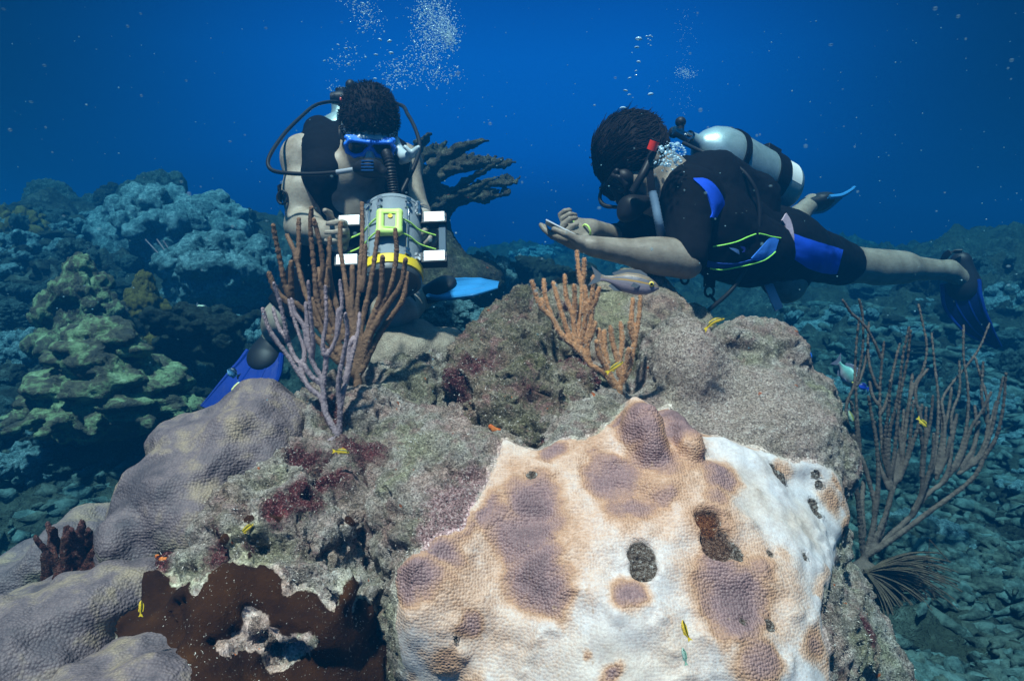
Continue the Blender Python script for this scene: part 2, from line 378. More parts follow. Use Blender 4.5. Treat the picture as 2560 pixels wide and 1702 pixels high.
def mat_tissue():
    """bleaching coral tissue: attribute brown 0..1 from bone white through tan to purple brown, pit = dead hollow"""
    m = NT('bleached_tissue', .55, .35); h, d = polyp(m, 215, 0); n1 = m.noise(9, 5, .65, .5); n2 = m.noise(60, 4, .7)
    b = m.math('ADD', m.attr('brown'), m.math('MULTIPLY_ADD', n2, .16, -.08)); b = m.math('ADD', b, m.math('MULTIPLY_ADD', n1, .30, -.15), clamp=True)
    b2 = m.math('ADD', b, m.math('MULTIPLY_ADD', d, -.16, .07), clamp=True)
    c = m.ramp(b2, [(.0, (0.57, 0.495, 0.47)), (.12, (0.57, 0.455, 0.40)), (.28, (0.56, 0.355, 0.255)), (.42, (0.45, 0.24, 0.14)), (.58, (0.35, 0.19, 0.14)), (.78, (0.27, 0.155, 0.145)), (1.0, (0.17, 0.10, 0.10))])
    c = m.mix(m.math('MULTIPLY', m.rng(n1, .40, .68), m.rng(b, .22, .0), clamp=True), c, (0.57, 0.54, 0.55))
    c = m.mix(m.math('MULTIPLY', m.rng(m.noise(5, 3), .5, .66), m.math('MULTIPLY', m.rng(b, .4, .0), .5), clamp=True), c, (0.55, 0.38, 0.25))
    c = m.mix(.35, c, m.ramp(m.noise(130, 3, .8), [(.36, .30), (.5, .5), (.64, .70)]), 'OVERLAY'); c = m.mix(m.rng(m.noise(75, 2, .5), .70, .74, 0, .55), c, (0.40, 0.24, 0.15))
    n3 = m.noise(180, 3, .8); pc = m.ramp(n3, [(.36, (0.02, 0.012, 0.008)), (.48, (0.11, 0.07, 0.045)), (.60, (0.26, 0.22, 0.19)), (.7, (0.55, 0.52, 0.48))])
    pc = m.mix(m.attr('rust'), pc, m.ramp(n3, [(.36, (0.025, 0.006, 0.002)), (.5, (0.14, 0.04, 0.012)), (.64, (0.28, 0.11, 0.04)), (.7, (0.6, 0.5, 0.4))]))
    c = m.mix(m.rng(m.math('ADD', m.attr('pit'), m.math('MULTIPLY_ADD', n3, .5, -.25)), .42, .56), c, pc)
    e_ = m.rng(m.math('ADD', m.attr('rim'), m.math('MULTIPLY_ADD', m.noise(150, 4, .75), .016, -.008)), -.0012, .0012)
    c = m.mix(e_, rock_col(m, GREYPAL, .35, 1.0, .28, bumps=False), c)
    m.base(c); m.bump(h, .0022, m.rng(b, .02, .55, .10, 1.0)); m.bump(n2, .003, .35); m.bump(m.math('MULTIPLY', n3, m.attr('pit')), .012, 1.0)
    return m.m
def mat_star(name, a, b, t, sc=215, edge=(0.30, 0.27, 0.17)):
    m = NT(name, .6, .25); h, d = polyp(m, sc, 0); n1 = m.noise(7, 4, .6, .4); n2 = m.noise(28, 4)
    c = m.ramp(m.math('MULTIPLY_ADD', n2, .35, m.math('MULTIPLY', n1, .65)), [(.38, b), (.50, a), (.60, t)])
    c = m.mix(m.rng(d, .30, .65, 0, .5), c, m.mix(.5, c, (0.03, 0.03, 0.04)))
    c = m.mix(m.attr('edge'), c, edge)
    m.base(c); m.bump(h, .0022, .75); m.bump(n2, .012, .5); return m.m
ALGAL, TISSUE = mat_algal(), mat_tissue()
PURPLE = mat_star('purple_star_coral', (0.175, 0.128, 0.128), (0.085, 0.066, 0.072), (0.31, 0.225, 0.155), 200)
TANCORAL = mat_star('tan_star_coral', (0.30, 0.235, 0.17), (0.20, 0.155, 0.12), (0.42, 0.35, 0.26))
# ------------------------------------------------------------------ foreground reef
def E(s, px, py, d, rx, rz, rd, k=.05, cut=False): return s.ell(P(px, py, d), (S(rx, d), rd, S(rz, d)), None, k, cut)
def split(name, v, q, mask, mats, parent, attrs):
    """faces where mask (per vertex) is set become one mesh, the others another"""
    fm = mask[q].mean(1) > .5; res = []
    for sel, (nm, mt) in zip((~fm, fm), name and mats):
        f = q[sel]
        if not len(f): continue
        u, inv = np.unique(f, return_inverse=True)
        res.append(mk(nm, v[u], inv.reshape(f.shape), mt, parent, True, {k: a[u] for k, a in attrs.items()}))
    return res
def tobvh(v, q): return BVHTree.FromPolygons([tuple(x) for x in v], q.tolist())
def hit(b, px, py):
    d = P(px, py, 1)-CAM; h = b.ray_cast(Vector(CAM), Vector(nrm(d))); return None if h[0] is None else np.array(h[0])
def region(b, poly, v, wob=.012, sc=18):
    """signed distance (m, positive inside) of the vertices to an outline drawn on the surface, in the outline's own plane"""
    pts = [hit(b, *p) for p in poly]; pts = np.array([p for p in pts if p is not None]); c = pts.mean(0)
    U_, s_, vt = np.linalg.svd(pts-c); a, bb, n = vt; p2 = np.c_[(pts-c)@a, (pts-c)@bb]; x = np.c_[(v-c)@a, (v-c)@bb]
    ins = np.zeros(len(x), bool); dist = np.full(len(x), 9.)
    for i in range(len(p2)):
        A, B = p2[i], p2[(i+1) % len(p2)]; e = B-A; t = np.clip(((x-A)@e)/(e@e+1e-12), 0, 1); dist = np.minimum(dist, np.linalg.norm(x-A-t[:, None]*e, axis=1))
        cr_ = ((A[1] > x[:, 1]) != (B[1] > x[:, 1])) & (x[:, 0] < (B[0]-A[0])*(x[:, 1]-A[1])/(B[1]-A[1]+1e-12)+A[0]); ins ^= cr_
    far = np.abs((v-c)@n) > .6
    sd_ = np.where(ins, dist, -dist); sd_[far] = -9
    return sd_+wob*fbm(v, sc, 3)
def blob(b, px, py, r, v, soft=.6, sx=1.0, sy=1.0):
    """0..1 round a point of the surface, radius r in photo pixels there"""
    h = hit(b, px, py)
    if h is None: return np.zeros(len(v))
    rr = S(r, (h-CAM)@FW); q = (v-h)/np.array([sx, 1, sy]); d = np.linalg.norm(q, axis=1)/rr+.28*fbm(v, 24, 3)
    return 1-sstep(1-soft, 1+soft*.35, d)
def depth_of(b, px, py, dflt=1.5):
    h = hit(b, px, py); return dflt if h is None else float((h-CAM)@FW)

# --- the big bleaching boulder coral
s = SDF((-.36, .84, .30), (1.02, 2.25, 1.26), .006)
E(s, 1530, 1640, 1.62, 600, 655, .60); E(s, 1840, 1150, 1.74, 258, 275, .34, .08); E(s, 1695, 950, 1.64, 105, 162, .16, .05); E(s, 1900, 930, 1.78, 105, 140, .18, .05); E(s, 1960, 1030, 1.80, 95, 130, .2, .06)
E(s, 1800, 850, 1.70, 60, 52, .07, .03); E(s, 1860, 845, 1.76, 60, 56, .10, .03)
E(s, 1600, 1100, 1.365, 46, 92, .09, .025); E(s, 1700, 1105, 1.385, 44, 86, .09, .025); E(s, 2035, 1690, 1.72, 130, 330, .40, .1); E(s, 1105, 1390, 1.43, 185, 260, .30, .1); E(s, 1060, 1200, 1.54, 160, 150, .28, .10); E(s, 1240, 1180, 1.66, 300, 185, .36, .14); E(s, 1500, 1090, 1.64, 150, 100, .25, .10); E(s, 1400, 1030, 1.78, 190, 110, .25, .10)
E(s, 1750, 1010, 1.34, 50, 40, .05, .06, True)
s.noise(5.5, .02, 2)
bv, bq, bn = s.mesh(); bb = tobvh(bv, bq)
TIS = [(1040, 1960), (1025, 1800), (1005, 1640), (985, 1420), (1060, 1370), (1150, 1325), (1215, 1220), (1235, 1160), (1262, 1102), (1345, 1122), (1400, 1095), (1465, 1100), (1540, 1053), (1560, 1010), (1600, 1000), (1640, 1030),
       (1675, 1010), (1720, 1060), (1760, 1085), (1860, 1110), (1985, 1160), (2040, 1150), (2095, 1185), (2125, 1300), (2130, 1370), (2080, 1430), (2055, 1500), (2062, 1620), (2110, 1800), (2130, 1990)]
tis = region(bb, TIS, bv, .014, 22)
BR = [(1330, 1250, 85, 1), (1310, 1330, 100, 1), (1350, 1430, 95, 1.05), (1375, 1470, 70, 1.15), (1250, 1290, 70, .75), (1380, 1130, 48, .75), (1040, 1450, 75, .95), (1110, 1375, 60, .7), (1010, 1430, 60, .8),
      (1600, 1060, 75, .95), (1690, 1070, 75, .95), (1640, 1140, 80, .9), (1530, 1200, 85, .95), (1570, 1280, 70, .8), (1650, 1260, 55, .75), (1790, 1190, 65, .85), (1800, 1250, 50, .7), (1740, 1140, 50, .6),
      (1850, 1500, 105, 1.05), (1800, 1430, 80, .85), (1570, 1490, 48, 1), (1165, 1560, 42, .75), (1800, 1300, 80, .5), (1960, 1180, 30, .4), (2070, 1250, 40, .6), (2105, 1330, 40, .6), (2040, 1610, 60, .6),
      (1880, 1660, 70, .75), (1520, 1690, 32, .8), (1500, 1600, 14, .6), (1450, 1630, 17, .6), (1660, 1560, 18, .5), (1120, 1660, 60, .5), (1200, 1700, 55, .45), (1070, 1640, 16, .5), (1900, 1420, 60, .6), (1960, 1390, 30, .4),
      (1600, 1025, 75, .85), (1700, 1040, 75, .85), (1150, 1480, 170, .34), (1250, 1590, 160, .28), (1480, 1330, 120, .26), (1700, 1620, 140, .20), (1480, 1130, 130, .42), (1690, 1180, 140, .46), (1330, 1350, 210, .46), (1850, 1450, 190, .44), (1600, 1240, 150, .48), (1060, 1420, 150, .50), (1370, 1640, 140, .2), (1300, 1180, 110, .40), (1770, 1300, 90, .46)]
brown = np.zeros(len(bv))
bvw = bv+np.stack([.030*fbm(bv, 9, 3, off=3.1), .030*fbm(bv, 9, 3, off=7.7), .030*fbm(bv, 9, 3, off=13.3)], 1)+np.stack([.012*fbm(bv, 30, 2, off=1.1), .012*fbm(bv, 30, 2, off=4.7), .012*fbm(bv, 30, 2, off=23.3)], 1)
for (x, y, r, a) in BR: brown = np.maximum(brown, a*np.clip(blob(bb, x, y, r*1.28, bvw, 1.0), 0, 1))
brown = np.clip(brown+.32*np.clip(1-np.abs(tis-.012)/.02, 0, 1)*(fbm(bv, 9, 2) > -.05), 0, 1)
PIT = [(1775, 1300, 38, .020, 1), (1800, 1355, 46, .022, .55), (1840, 1375, 28, .014, 0), (1605, 1385, 34, .014, 0), (1610, 1420, 34, .020, 0), (1752, 1140, 22, .018, .5), (1955, 1192, 22, .004, 0), (1940, 1180, 17, .004, 0), (2042, 1185, 12, .006, 0), (2050, 1210, 11, .006, 0),
       (2040, 1260, 18, .008, 0), (2045, 1280, 15, .008, 0), (2102, 1332, 13, .006, 0), (1928, 1380, 11, .010, 0), (2016, 1390, 10, .006, 0), (1857, 1552, 9, .008, 0), (1930, 1562, 19, .009, 0), (1140, 1595, 9, .006, 0), (1330, 1190, 14, .008, 0), (1930, 1165, 10, .006, 0)]
pit = np.zeros(len(bv)); rust = np.zeros(len(bv)); dep = np.zeros(len(bv))
for (x, y, r, dp, ru) in PIT:
    t = np.clip(blob(bb, x, y, r*1.12, bv, .35), 0, 1); pit = np.maximum(pit, t); rust = np.maximum(rust, ru*t); dep = np.maximum(dep, dp*sstep(.1, .8, t))
isT = tis > 0
bump_t = .020*fbm(bv, 7, 2, off=2)+.012*fbm(bv, 16, 2)+.006*np.clip(fbm(bv, 30, 2)-.15, 0, 1)*4*.6
rough_r = .016*fbm(bv, 14, 3)+.010*fbm(bv, 60, 3)+.003*perlin(bv*170)
crack = .020*sstep(.45, .72, ridged(bv, 4.2, 3, 2.0))+.012*sstep(.2, .45, fbm(bv, 34, 2, off=6)); sand_ = np.clip(np.maximum(np.maximum(blob(bb, 1800, 1000, 230, bvw, .7), blob(bb, 1960, 1000, 180, bvw, .7)), blob(bb, 1700, 880, 130, bvw, .6)), 0, 1)
rough_r = rough_r*(1-.5*sand_)-crack*np.clip(1-1.4*sand_, 0, 1)
lift = .0035*sstep(-.003, .010, tis)
disp = np.where(isT, bump_t, rough_r)*np.clip(np.abs(tis)/.02, .2, 1)+lift-dep
bv2 = bv+bn*disp[:, None]
red_b = np.maximum(blob(bb, 1610, 1000, 60, bv, .8), np.maximum(blob(bb, 1740, 1075, 55, bv, .8), .8*blob(bb, 1900, 1690, 60, bv, .7)))
red_b = np.maximum(red_b, blob(bb, 2160, 1560, 55, bv, .7, .5, 1.4))
ROOT_B = empty('boulder_coral', P(1530, 1640, 1.62), 'great boulder coral in front, bleached white with purple brown patches, bare grey on top', 'coral')
TURF = []
def turf(v, q, n_, keep=None):
    """remember where short algal turf grows on a rock"""
    f = q if keep is None else q[keep[q].all(1)]; a = v[f]; c = a.mean(1); nn = np.cross(a[:, 2]-a[:, 0], a[:, 3]-a[:, 1]); ar = np.linalg.norm(nn, axis=1); nn = nn/(ar[:, None]+1e-12)
    vis = ((c-CAM)*nn).sum(1) < .03; w_ = ar*vis*(.25+np.clip(fbm(c, 9, 3, off=3)+.35, 0, 1)); k = RNG.choice(len(f), n_, p=w_/w_.sum()); b = RNG.dirichlet((1, 1, 1, 1), n_)
    TURF.append((np.einsum('ij,ijk->ik', b, a[k]), nn[k]))
turf(bv2, bq, 26000, tis < -.004)
split('x', bv2, bq, (tis > -.008).astype(float), [('dead_rock', GREYROCK), ('living_tissue', TISSUE)], ROOT_B, dict(rim=tis, sand=sand_, brown=brown, pit=pit, rust=rust, red=red_b, pink=np.maximum(np.maximum(blob(bb, 1140, 1270, 90, bv, .9), .8*blob(bb, 1090, 1340, 60, bv, .9)), .55*blob(bb, 1180, 1190, 70, bv, .9)), edge=np.zeros(len(bv))))

LAST = {}
# --- rocks behind and beside it
def rock(name, label, lo, hi, res, parts, mat, amp=(.018, .009), sc=(12, 50), reds=(), cat='rock', knob=0, gsc=6, galm=.03, root=None, pit_=0):
    s = SDF(lo, hi, res)
    for p_ in parts: E(s, *p_)
    s.noise(gsc, galm, 2); v, q, n = s.mesh(); b = tobvh(v, q)
    d = amp[0]*fbm(v, sc[0], 3)+amp[1]*fbm(v, sc[1], 3)+amp[1]*.35*perlin(v*170)
    if knob: d = d+knob*(1-np.clip(worley(v, 26), 0, 1))-knob*.5
    if pit_: d = d-.022*sstep(.42, .72, ridged(v, 4.6, 3, 6.0))-pit_*sstep(.16, .45, fbm(v, 19, 3, off=5))-pit_*.5*sstep(.2, .45, fbm(v, 48, 2, off=8))
    rd_ = np.zeros(len(v))
    for (x, y, r, a) in reds: rd_ = np.maximum(rd_, 1.2*a*blob(b, x, y, r*1.0, v+.03*np.stack([fbm(v, 11, 3, off=o_) for o_ in (2.2, 9.1, 15.3)], 1), .9))
    if reds: rd_ = np.maximum(rd_, .8*sstep(.16, .40, fbm(v, 8, 3, off=4.4))*sstep(.85, .5, n[:, 2]))
    v2 = v+n*d[:, None]; LAST['d'] = d
    return v2, q, n, b, rd_
v, q, n, b, rd_ = rock('', '', (.0, 1.5, .72), (.75, 2.45, 1.30), .007, [(1560, 850, 2.0, 190, 160, .3, .05), (1430, 800, 2.02, 110, 120, .2, .06), (1480, 740, 2.0, 60, 50, .12, .04), (1590, 730, 2.0, 70, 62, .14, .04), (1690, 860, 2.02, 85, 105, .2, .06), (1390, 900, 1.95, 90, 90, .2, .06)], SANDROCK, (.012, .005), pit_=.01, reds=[(1400, 870, 70, .5)])
turf(v, q, 7000); o = mk('coral_rock', v, q, SANDROCK, None, True, dict(red=rd_)); tag(o, 'smooth pale brown coral rock behind the tan sea rod, under the prone diver\'s bare forearm', 'rock')
v, q, n, b, rd_ = rock('', '', (-.30, 1.25, .60), (.36, 2.3, 1.25), .006, [(1290, 985, 1.75, 190, 180, .3, .05), (1310, 835, 1.88, 125, 105, .2, .05), (1230, 930, 1.7, 90, 120, .15, .04), (1420, 970, 1.7, 100, 90, .2, .06), (1330, 1040, 1.55, 170, 90, .2, .06)], DARKROCK, (.03, .012), reds=[(1200, 900, 90, .62), (1130, 960, 70, .75), (1440, 900, 70, .85), (1500, 960, 60, 1.0), (1330, 960, 70, .5), (1150, 830, 40, .5)], pit_=.03, galm=.045, gsc=8)
turf(v, q, 16000); o = mk('coral_rock', v, q, DARKROCK, None, True, dict(red=rd_)); tag(o, 'rough mottled rock with dark red crust left of the tan sea rod', 'rock')
# --- rubble slope and the dark brown mat in front
v, q, n, b, rd_ = rock('', '', (-.95, .72, .28), (.10, 2.1, 1.12), .006, [(810, 1290, 1.5, 240, 230, .40, .06), (1060, 1120, 1.68, 190, 110, .3, .06), (820, 1060, 1.66, 150, 110, .2, .05), (985, 1010, 1.74, 150, 115, .16, .05), (1090, 990, 1.76, 90, 85, .14, .05), (890, 1035, 1.56, 85, 62, .08, .03), (640, 1650, 1.32, 420, 260, .42, .08), (980, 1140, 1.5, 120, 60, .12, .04), (760, 1400, 1.32, 260, 90, .25, .06), (860, 1445, 1.16, 70, 50, .06, .02), (520, 1450, 1.3, 130, 70, .15, .05), (300, 1520, 1.18, 70, 50, .08, .03)], GREYROCK, (.03, .012),
    reds=[(760, 1130, 70, .9), (830, 1190, 60, .85), (900, 1110, 110, .75), (760, 1250, 75, .95), (820, 1020, 60, .7), (690, 1260, 60, .9), (1000, 1080, 80, .5), (520, 1370, 60, .75), (400, 1390, 60, .9), (940, 1180, 50, .6)], pit_=.028, galm=.055, gsc=7)
MATP = [[(325, 1420), (420, 1425), (490, 1480), (520, 1450), (560, 1415), (650, 1405), (700, 1440), (720, 1480), (800, 1490), (840, 1510), (900, 1480), (930, 1520), (955, 1620), (945, 1760), (460, 1760), (440, 1640), (330, 1620), (270, 1560), (330, 1500)]]
HOLE = [(530, 1610), (600, 1570), (610, 1530), (670, 1540), (710, 1590), (770, 1585), (795, 1600), (760, 1640), (700, 1680), (660, 1700), (640, 1690), (650, 1640), (600, 1620), (550, 1625)]
SMALL = [(620, 1300), (560, 1350), (640, 1340), (690, 1290), (875, 1300), (880, 1265), (640, 1385)]
mt = region(b, MATP[0], v, .02, 26); ho_ = region(b, HOLE, v, .02, 26); rim = np.minimum(mt, -ho_); am = rim > -.012
for (x, y) in SMALL: t = blob(b, x, y, 26, v, .9, 1.0, 1.0)-.5; rim = np.maximum(rim, t*.03)
am = rim > -.012; v = v-n*(.9*LAST['d']*sstep(-.02, .02, rim))[:, None]+n*(.005*sstep(-.004, .008, rim))[:, None]
turf(v, q, 26000, rim < -.006)
ROOT_S = empty('reef_rock', P(800, 1400, 1.4), 'grey rubbly reef slope with red crusts and dark brown mat, left of the bleached boulder', 'rock')
split('x', v, q, am.astype(float), [('crusted_rock', GREYROCK), ('algal_mat', ALGAL)], ROOT_S, dict(red=rd_, rim=rim))
slope_bvh = b
# --- living star coral sheets at the left
def star(name, label, lo, hi, parts, mat, res=.006, lump=.017, galm=.035, cat='coral', gsc=7):
    s = SDF(lo, hi, res)
    for p_ in parts: E(s, *p_)
    s.noise(gsc, galm, 2); v, q, n = s.mesh()
    v = v+n*(lump*fbm(v, 13, 2)+.004*fbm(v, 40, 2))[:, None]
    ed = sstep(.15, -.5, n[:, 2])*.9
    o = mk(name, v, q, mat, None, True, dict(edge=ed)); tag(o, label, cat); return o, v, q
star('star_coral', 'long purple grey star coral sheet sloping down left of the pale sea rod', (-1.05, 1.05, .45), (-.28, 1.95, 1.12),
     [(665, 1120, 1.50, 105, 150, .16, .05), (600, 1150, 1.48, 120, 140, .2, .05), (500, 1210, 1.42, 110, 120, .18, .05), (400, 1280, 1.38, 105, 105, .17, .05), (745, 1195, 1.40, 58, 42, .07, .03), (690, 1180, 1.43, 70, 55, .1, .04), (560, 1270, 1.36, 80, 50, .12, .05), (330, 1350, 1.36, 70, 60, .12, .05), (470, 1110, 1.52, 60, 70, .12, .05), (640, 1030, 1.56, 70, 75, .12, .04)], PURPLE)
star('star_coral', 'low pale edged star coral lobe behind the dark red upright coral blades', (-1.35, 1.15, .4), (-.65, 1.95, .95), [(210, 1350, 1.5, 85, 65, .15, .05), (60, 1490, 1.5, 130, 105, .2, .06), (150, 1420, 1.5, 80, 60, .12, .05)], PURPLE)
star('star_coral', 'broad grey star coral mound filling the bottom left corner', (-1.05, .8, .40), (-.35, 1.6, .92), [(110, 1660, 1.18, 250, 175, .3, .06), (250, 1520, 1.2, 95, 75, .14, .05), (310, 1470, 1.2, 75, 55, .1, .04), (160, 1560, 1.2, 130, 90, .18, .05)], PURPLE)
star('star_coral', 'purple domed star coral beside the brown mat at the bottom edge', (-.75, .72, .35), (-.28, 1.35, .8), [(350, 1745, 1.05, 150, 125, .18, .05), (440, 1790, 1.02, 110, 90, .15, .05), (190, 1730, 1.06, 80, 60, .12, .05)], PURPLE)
star('star_coral', 'small tan domed star coral right behind the brown sea rod', (-.36, 1.65, .8), (.0, 2.2, 1.2), [(1030, 890, 1.95, 85, 78, .12, .05), (1055, 830, 1.98, 36, 36, .05, .03), (960, 905, 1.9, 50, 55, .08, .04), (1110, 890, 1.98, 60, 62, .1, .05)], TANCORAL, lump=.008)
# short turf over the dead rock: nobody could count it
tp_ = np.concatenate([t[0] for t in TURF]); tn_ = np.concatenate([t[1] for t in TURF]); m_ = len(tp_)
ld = tn_+RNG.normal(size=(m_, 3))*.75; ld /= np.linalg.norm(ld, axis=1)[:, None]; sd2 = np.cross(ld, RNG.normal(size=(m_, 3))); sd2 /= np.linalg.norm(sd2, axis=1)[:, None]+1e-9
ln_ = RNG.uniform(.0018, .0062, m_)*(.5+np.clip(fbm(tp_, 12, 2)+.5, 0, 1)); wd_ = RNG.uniform(.0005, .0012, m_)
tv = np.stack([tp_-sd2*wd_[:, None]-tn_*.001, tp_+sd2*wd_[:, None]-tn_*.001, tp_+ld*ln_[:, None]], 1).reshape(-1, 3); tone = np.repeat(np.clip(RNG.beta(1.2, 1.2, m_)*.7+.3*np.clip(fbm(tp_, 7, 2, off=9)+.5, 0, 1), 0, 1), 3)
mt_ = NT('turf_blades', .9, .1); mt_.base(mt_.ramp(mt_.attr('tone'), [(.0, (0.10, 0.07, 0.05)), (.25, (0.26, 0.20, 0.14)), (.55, (0.47, 0.40, 0.33)), (.8, (0.65, 0.58, 0.52)), (1, (0.80, 0.76, 0.72))]))
tag(mk('algal_turf', tv, np.arange(len(tv)).reshape(-1, 3), mt_.m, None, False, dict(tone=tone)), 'short fuzzy turf covering the dead grey rock', 'turf', kind='stuff')
# a few small orange sponges
SPON = NT('orange_sponge', .8, .2); SPON.base(SPON.ramp(SPON.noise(120, 3), [(.4, (0.45, 0.09, 0.02)), (.6, (0.70, 0.22, 0.05))])); SPON.bump(SPON.noise(300, 2), .003, .8); SPON = SPON.m
for bv_, px, py, r_, lb in ((bb, 1238, 1072, .007, 'small orange sponge on the grey rock above the bleached tissue'), (slope_bvh, 400, 1395, .007, 'orange sponge in the dark cleft under the purple sheet')):
    h = hit(bv_, px, py)
    if h is None: continue
    s = SDF(h-.05, h+.05, .0025)
    for i in range(6): s.ell(h+RNG.normal(size=3)*V(r_*.8, r_*.5, r_*.3), r_*RNG.uniform(.4, .7), None, .004)
    v, q, n = s.mesh(); tag(mk('sponge', v, q, SPON), lb, 'sponge')
# ------------------------------------------------------------------ sea floor: one sheet that runs off into the blue
def ter(x, y):
    r = np.hypot(x, y); az = np.arctan2(x, y)
    L_ = sstep(.02, -.22, az); Rr = sstep(.40, .56, az); C_ = 1-np.maximum(L_, Rr)
    zl = .38+np.clip((r-2.2)/2.9, 0, 1.0)*.92-.8*sstep(5.6, 9, r)
    zr = .34+np.clip((r-3.2)/2.6, 0, 1.0)*.80-.45*sstep(6.5, 10, r)
    zc = .40+np.clip((r-2.4)/5.0, 0, 1.15)*.62
    z = L_*zl+Rr*zr+C_*zc
    z = z-.16*np.clip(r-9, 0, 4)
    p = np.c_[x, y, np.zeros_like(x)]; a = np.clip(r/4, .35, 1.2)
    z = z+a*(.22*fbm(p, 1.1, 3)+.20*ridged(p, 2.4, 4, 3.0)+.07*fbm(p, 8, 3))+.07*(1-np.clip(worley(p, 4.2), 0, 1))*a+.035*(1-np.clip(worley(p, 13, 2), 0, 1))
    return z
na, nr_ = 620, 520
rr = np.exp(np.linspace(math.log(.9), math.log(14), nr_)); aa = np.linspace(-1.35, 1.35, na)
X = (rr[:, None]*np.sin(aa)[None]).ravel(); Y = (rr[:, None]*np.cos(aa)[None]).ravel(); Z = ter(X, Y)
i = np.arange(nr_-1)[:, None]*na+np.arange(na-1)[None]; q = np.stack([i, i+1, i+na+1, i+na], -1).reshape(-1, 4)[:, ::-1]
def mat_floor(name='reef_floor', k=1.0):
    m = NT(name, .9, .1); n1 = m.noise(1.7, 4, .6); n2 = m.noise(9, 5, .7); n3 = m.noise(45, 4, .75)
    c = m.ramp(m.math('MULTIPLY_ADD', n3, .4, m.math('MULTIPLY', n2, .6)), [(.38, (0.006, 0.010, 0.009)), (.48, (0.02, 0.032, 0.027)), (.58, (0.055, 0.085, 0.072)), (.70, (0.17, 0.27, 0.245))])  # dark and low in red: light falloff and water absorption put into the colour
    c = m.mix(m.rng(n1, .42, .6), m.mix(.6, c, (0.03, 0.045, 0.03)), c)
    m.base(c); m.bump(n3, .02, .9); m.bump(n2, .06, .8); return m.m
FLOOR = mat_floor()
fo = mk('reef_floor', np.c_[X, Y, Z], q, FLOOR, None, True); tag(fo, kind='structure')
def floor_z(x, y): return float(ter(np.array([x]), np.array([y]))[0])
def on_floor(px, py, d0=2.0, d1=14.0):
    """first point along the view line through the pixel that lies on the floor"""
    ds = np.linspace(d0, d1, 260); pts = np.array([P(px, py, d) for d in ds]); k = np.argmax(pts[:, 2] < ter(pts[:, 0], pts[:, 1]))
    return pts[k], ds[k]
# ------------------------------------------------------------------ soft corals
def mat_plain(name, c, rough=.6, spec=.3, metal=0.0, **kw):
    m = NT(name, rough, spec); m.base(c); m.b.inputs['Metallic'].default_value = metal
    for k, v in kw.items(): m.b.inputs[k.replace('_', ' ')].default_value = v
    return m.m
def mat_rod(name, a, b, tip, k=1.0):
    m = NT(name, .75, .2); n1 = m.noise(40, 3); d = m.vor(420 if k else 420)
    c = m.ramp(n1, [(.35, b), (.62, a)]); c = m.mix(m.rng(d, .30, .1), c, tip)
    m.base(c); m.bump(d, .002, .8); return m.m
ROD_BROWN = mat_rod('brown_rod', (0.25, 0.14, 0.08), (0.15, 0.085, 0.05), (0.35, 0.24, 0.16))
ROD_PALE = mat_rod('pale_rod', (0.38, 0.285, 0.295), (0.26, 0.20, 0.215), (0.48, 0.39, 0.40))
ROD_TAN = mat_rod('tan_rod', (0.52, 0.25, 0.11), (0.38, 0.17, 0.07), (0.66, 0.45, 0.30))
ROD_GREY = mat_rod('grey_rod', (0.15, 0.112, 0.09), (0.08, 0.058, 0.047), (0.25, 0.21, 0.18))
def nr(a): return a/(np.linalg.norm(a, axis=1)[:, None]+1e-9)
FUZZ = mat_plain('pale_polyps', (0.62, 0.47, 0.36), .9) if 'mat_plain' in globals() else None
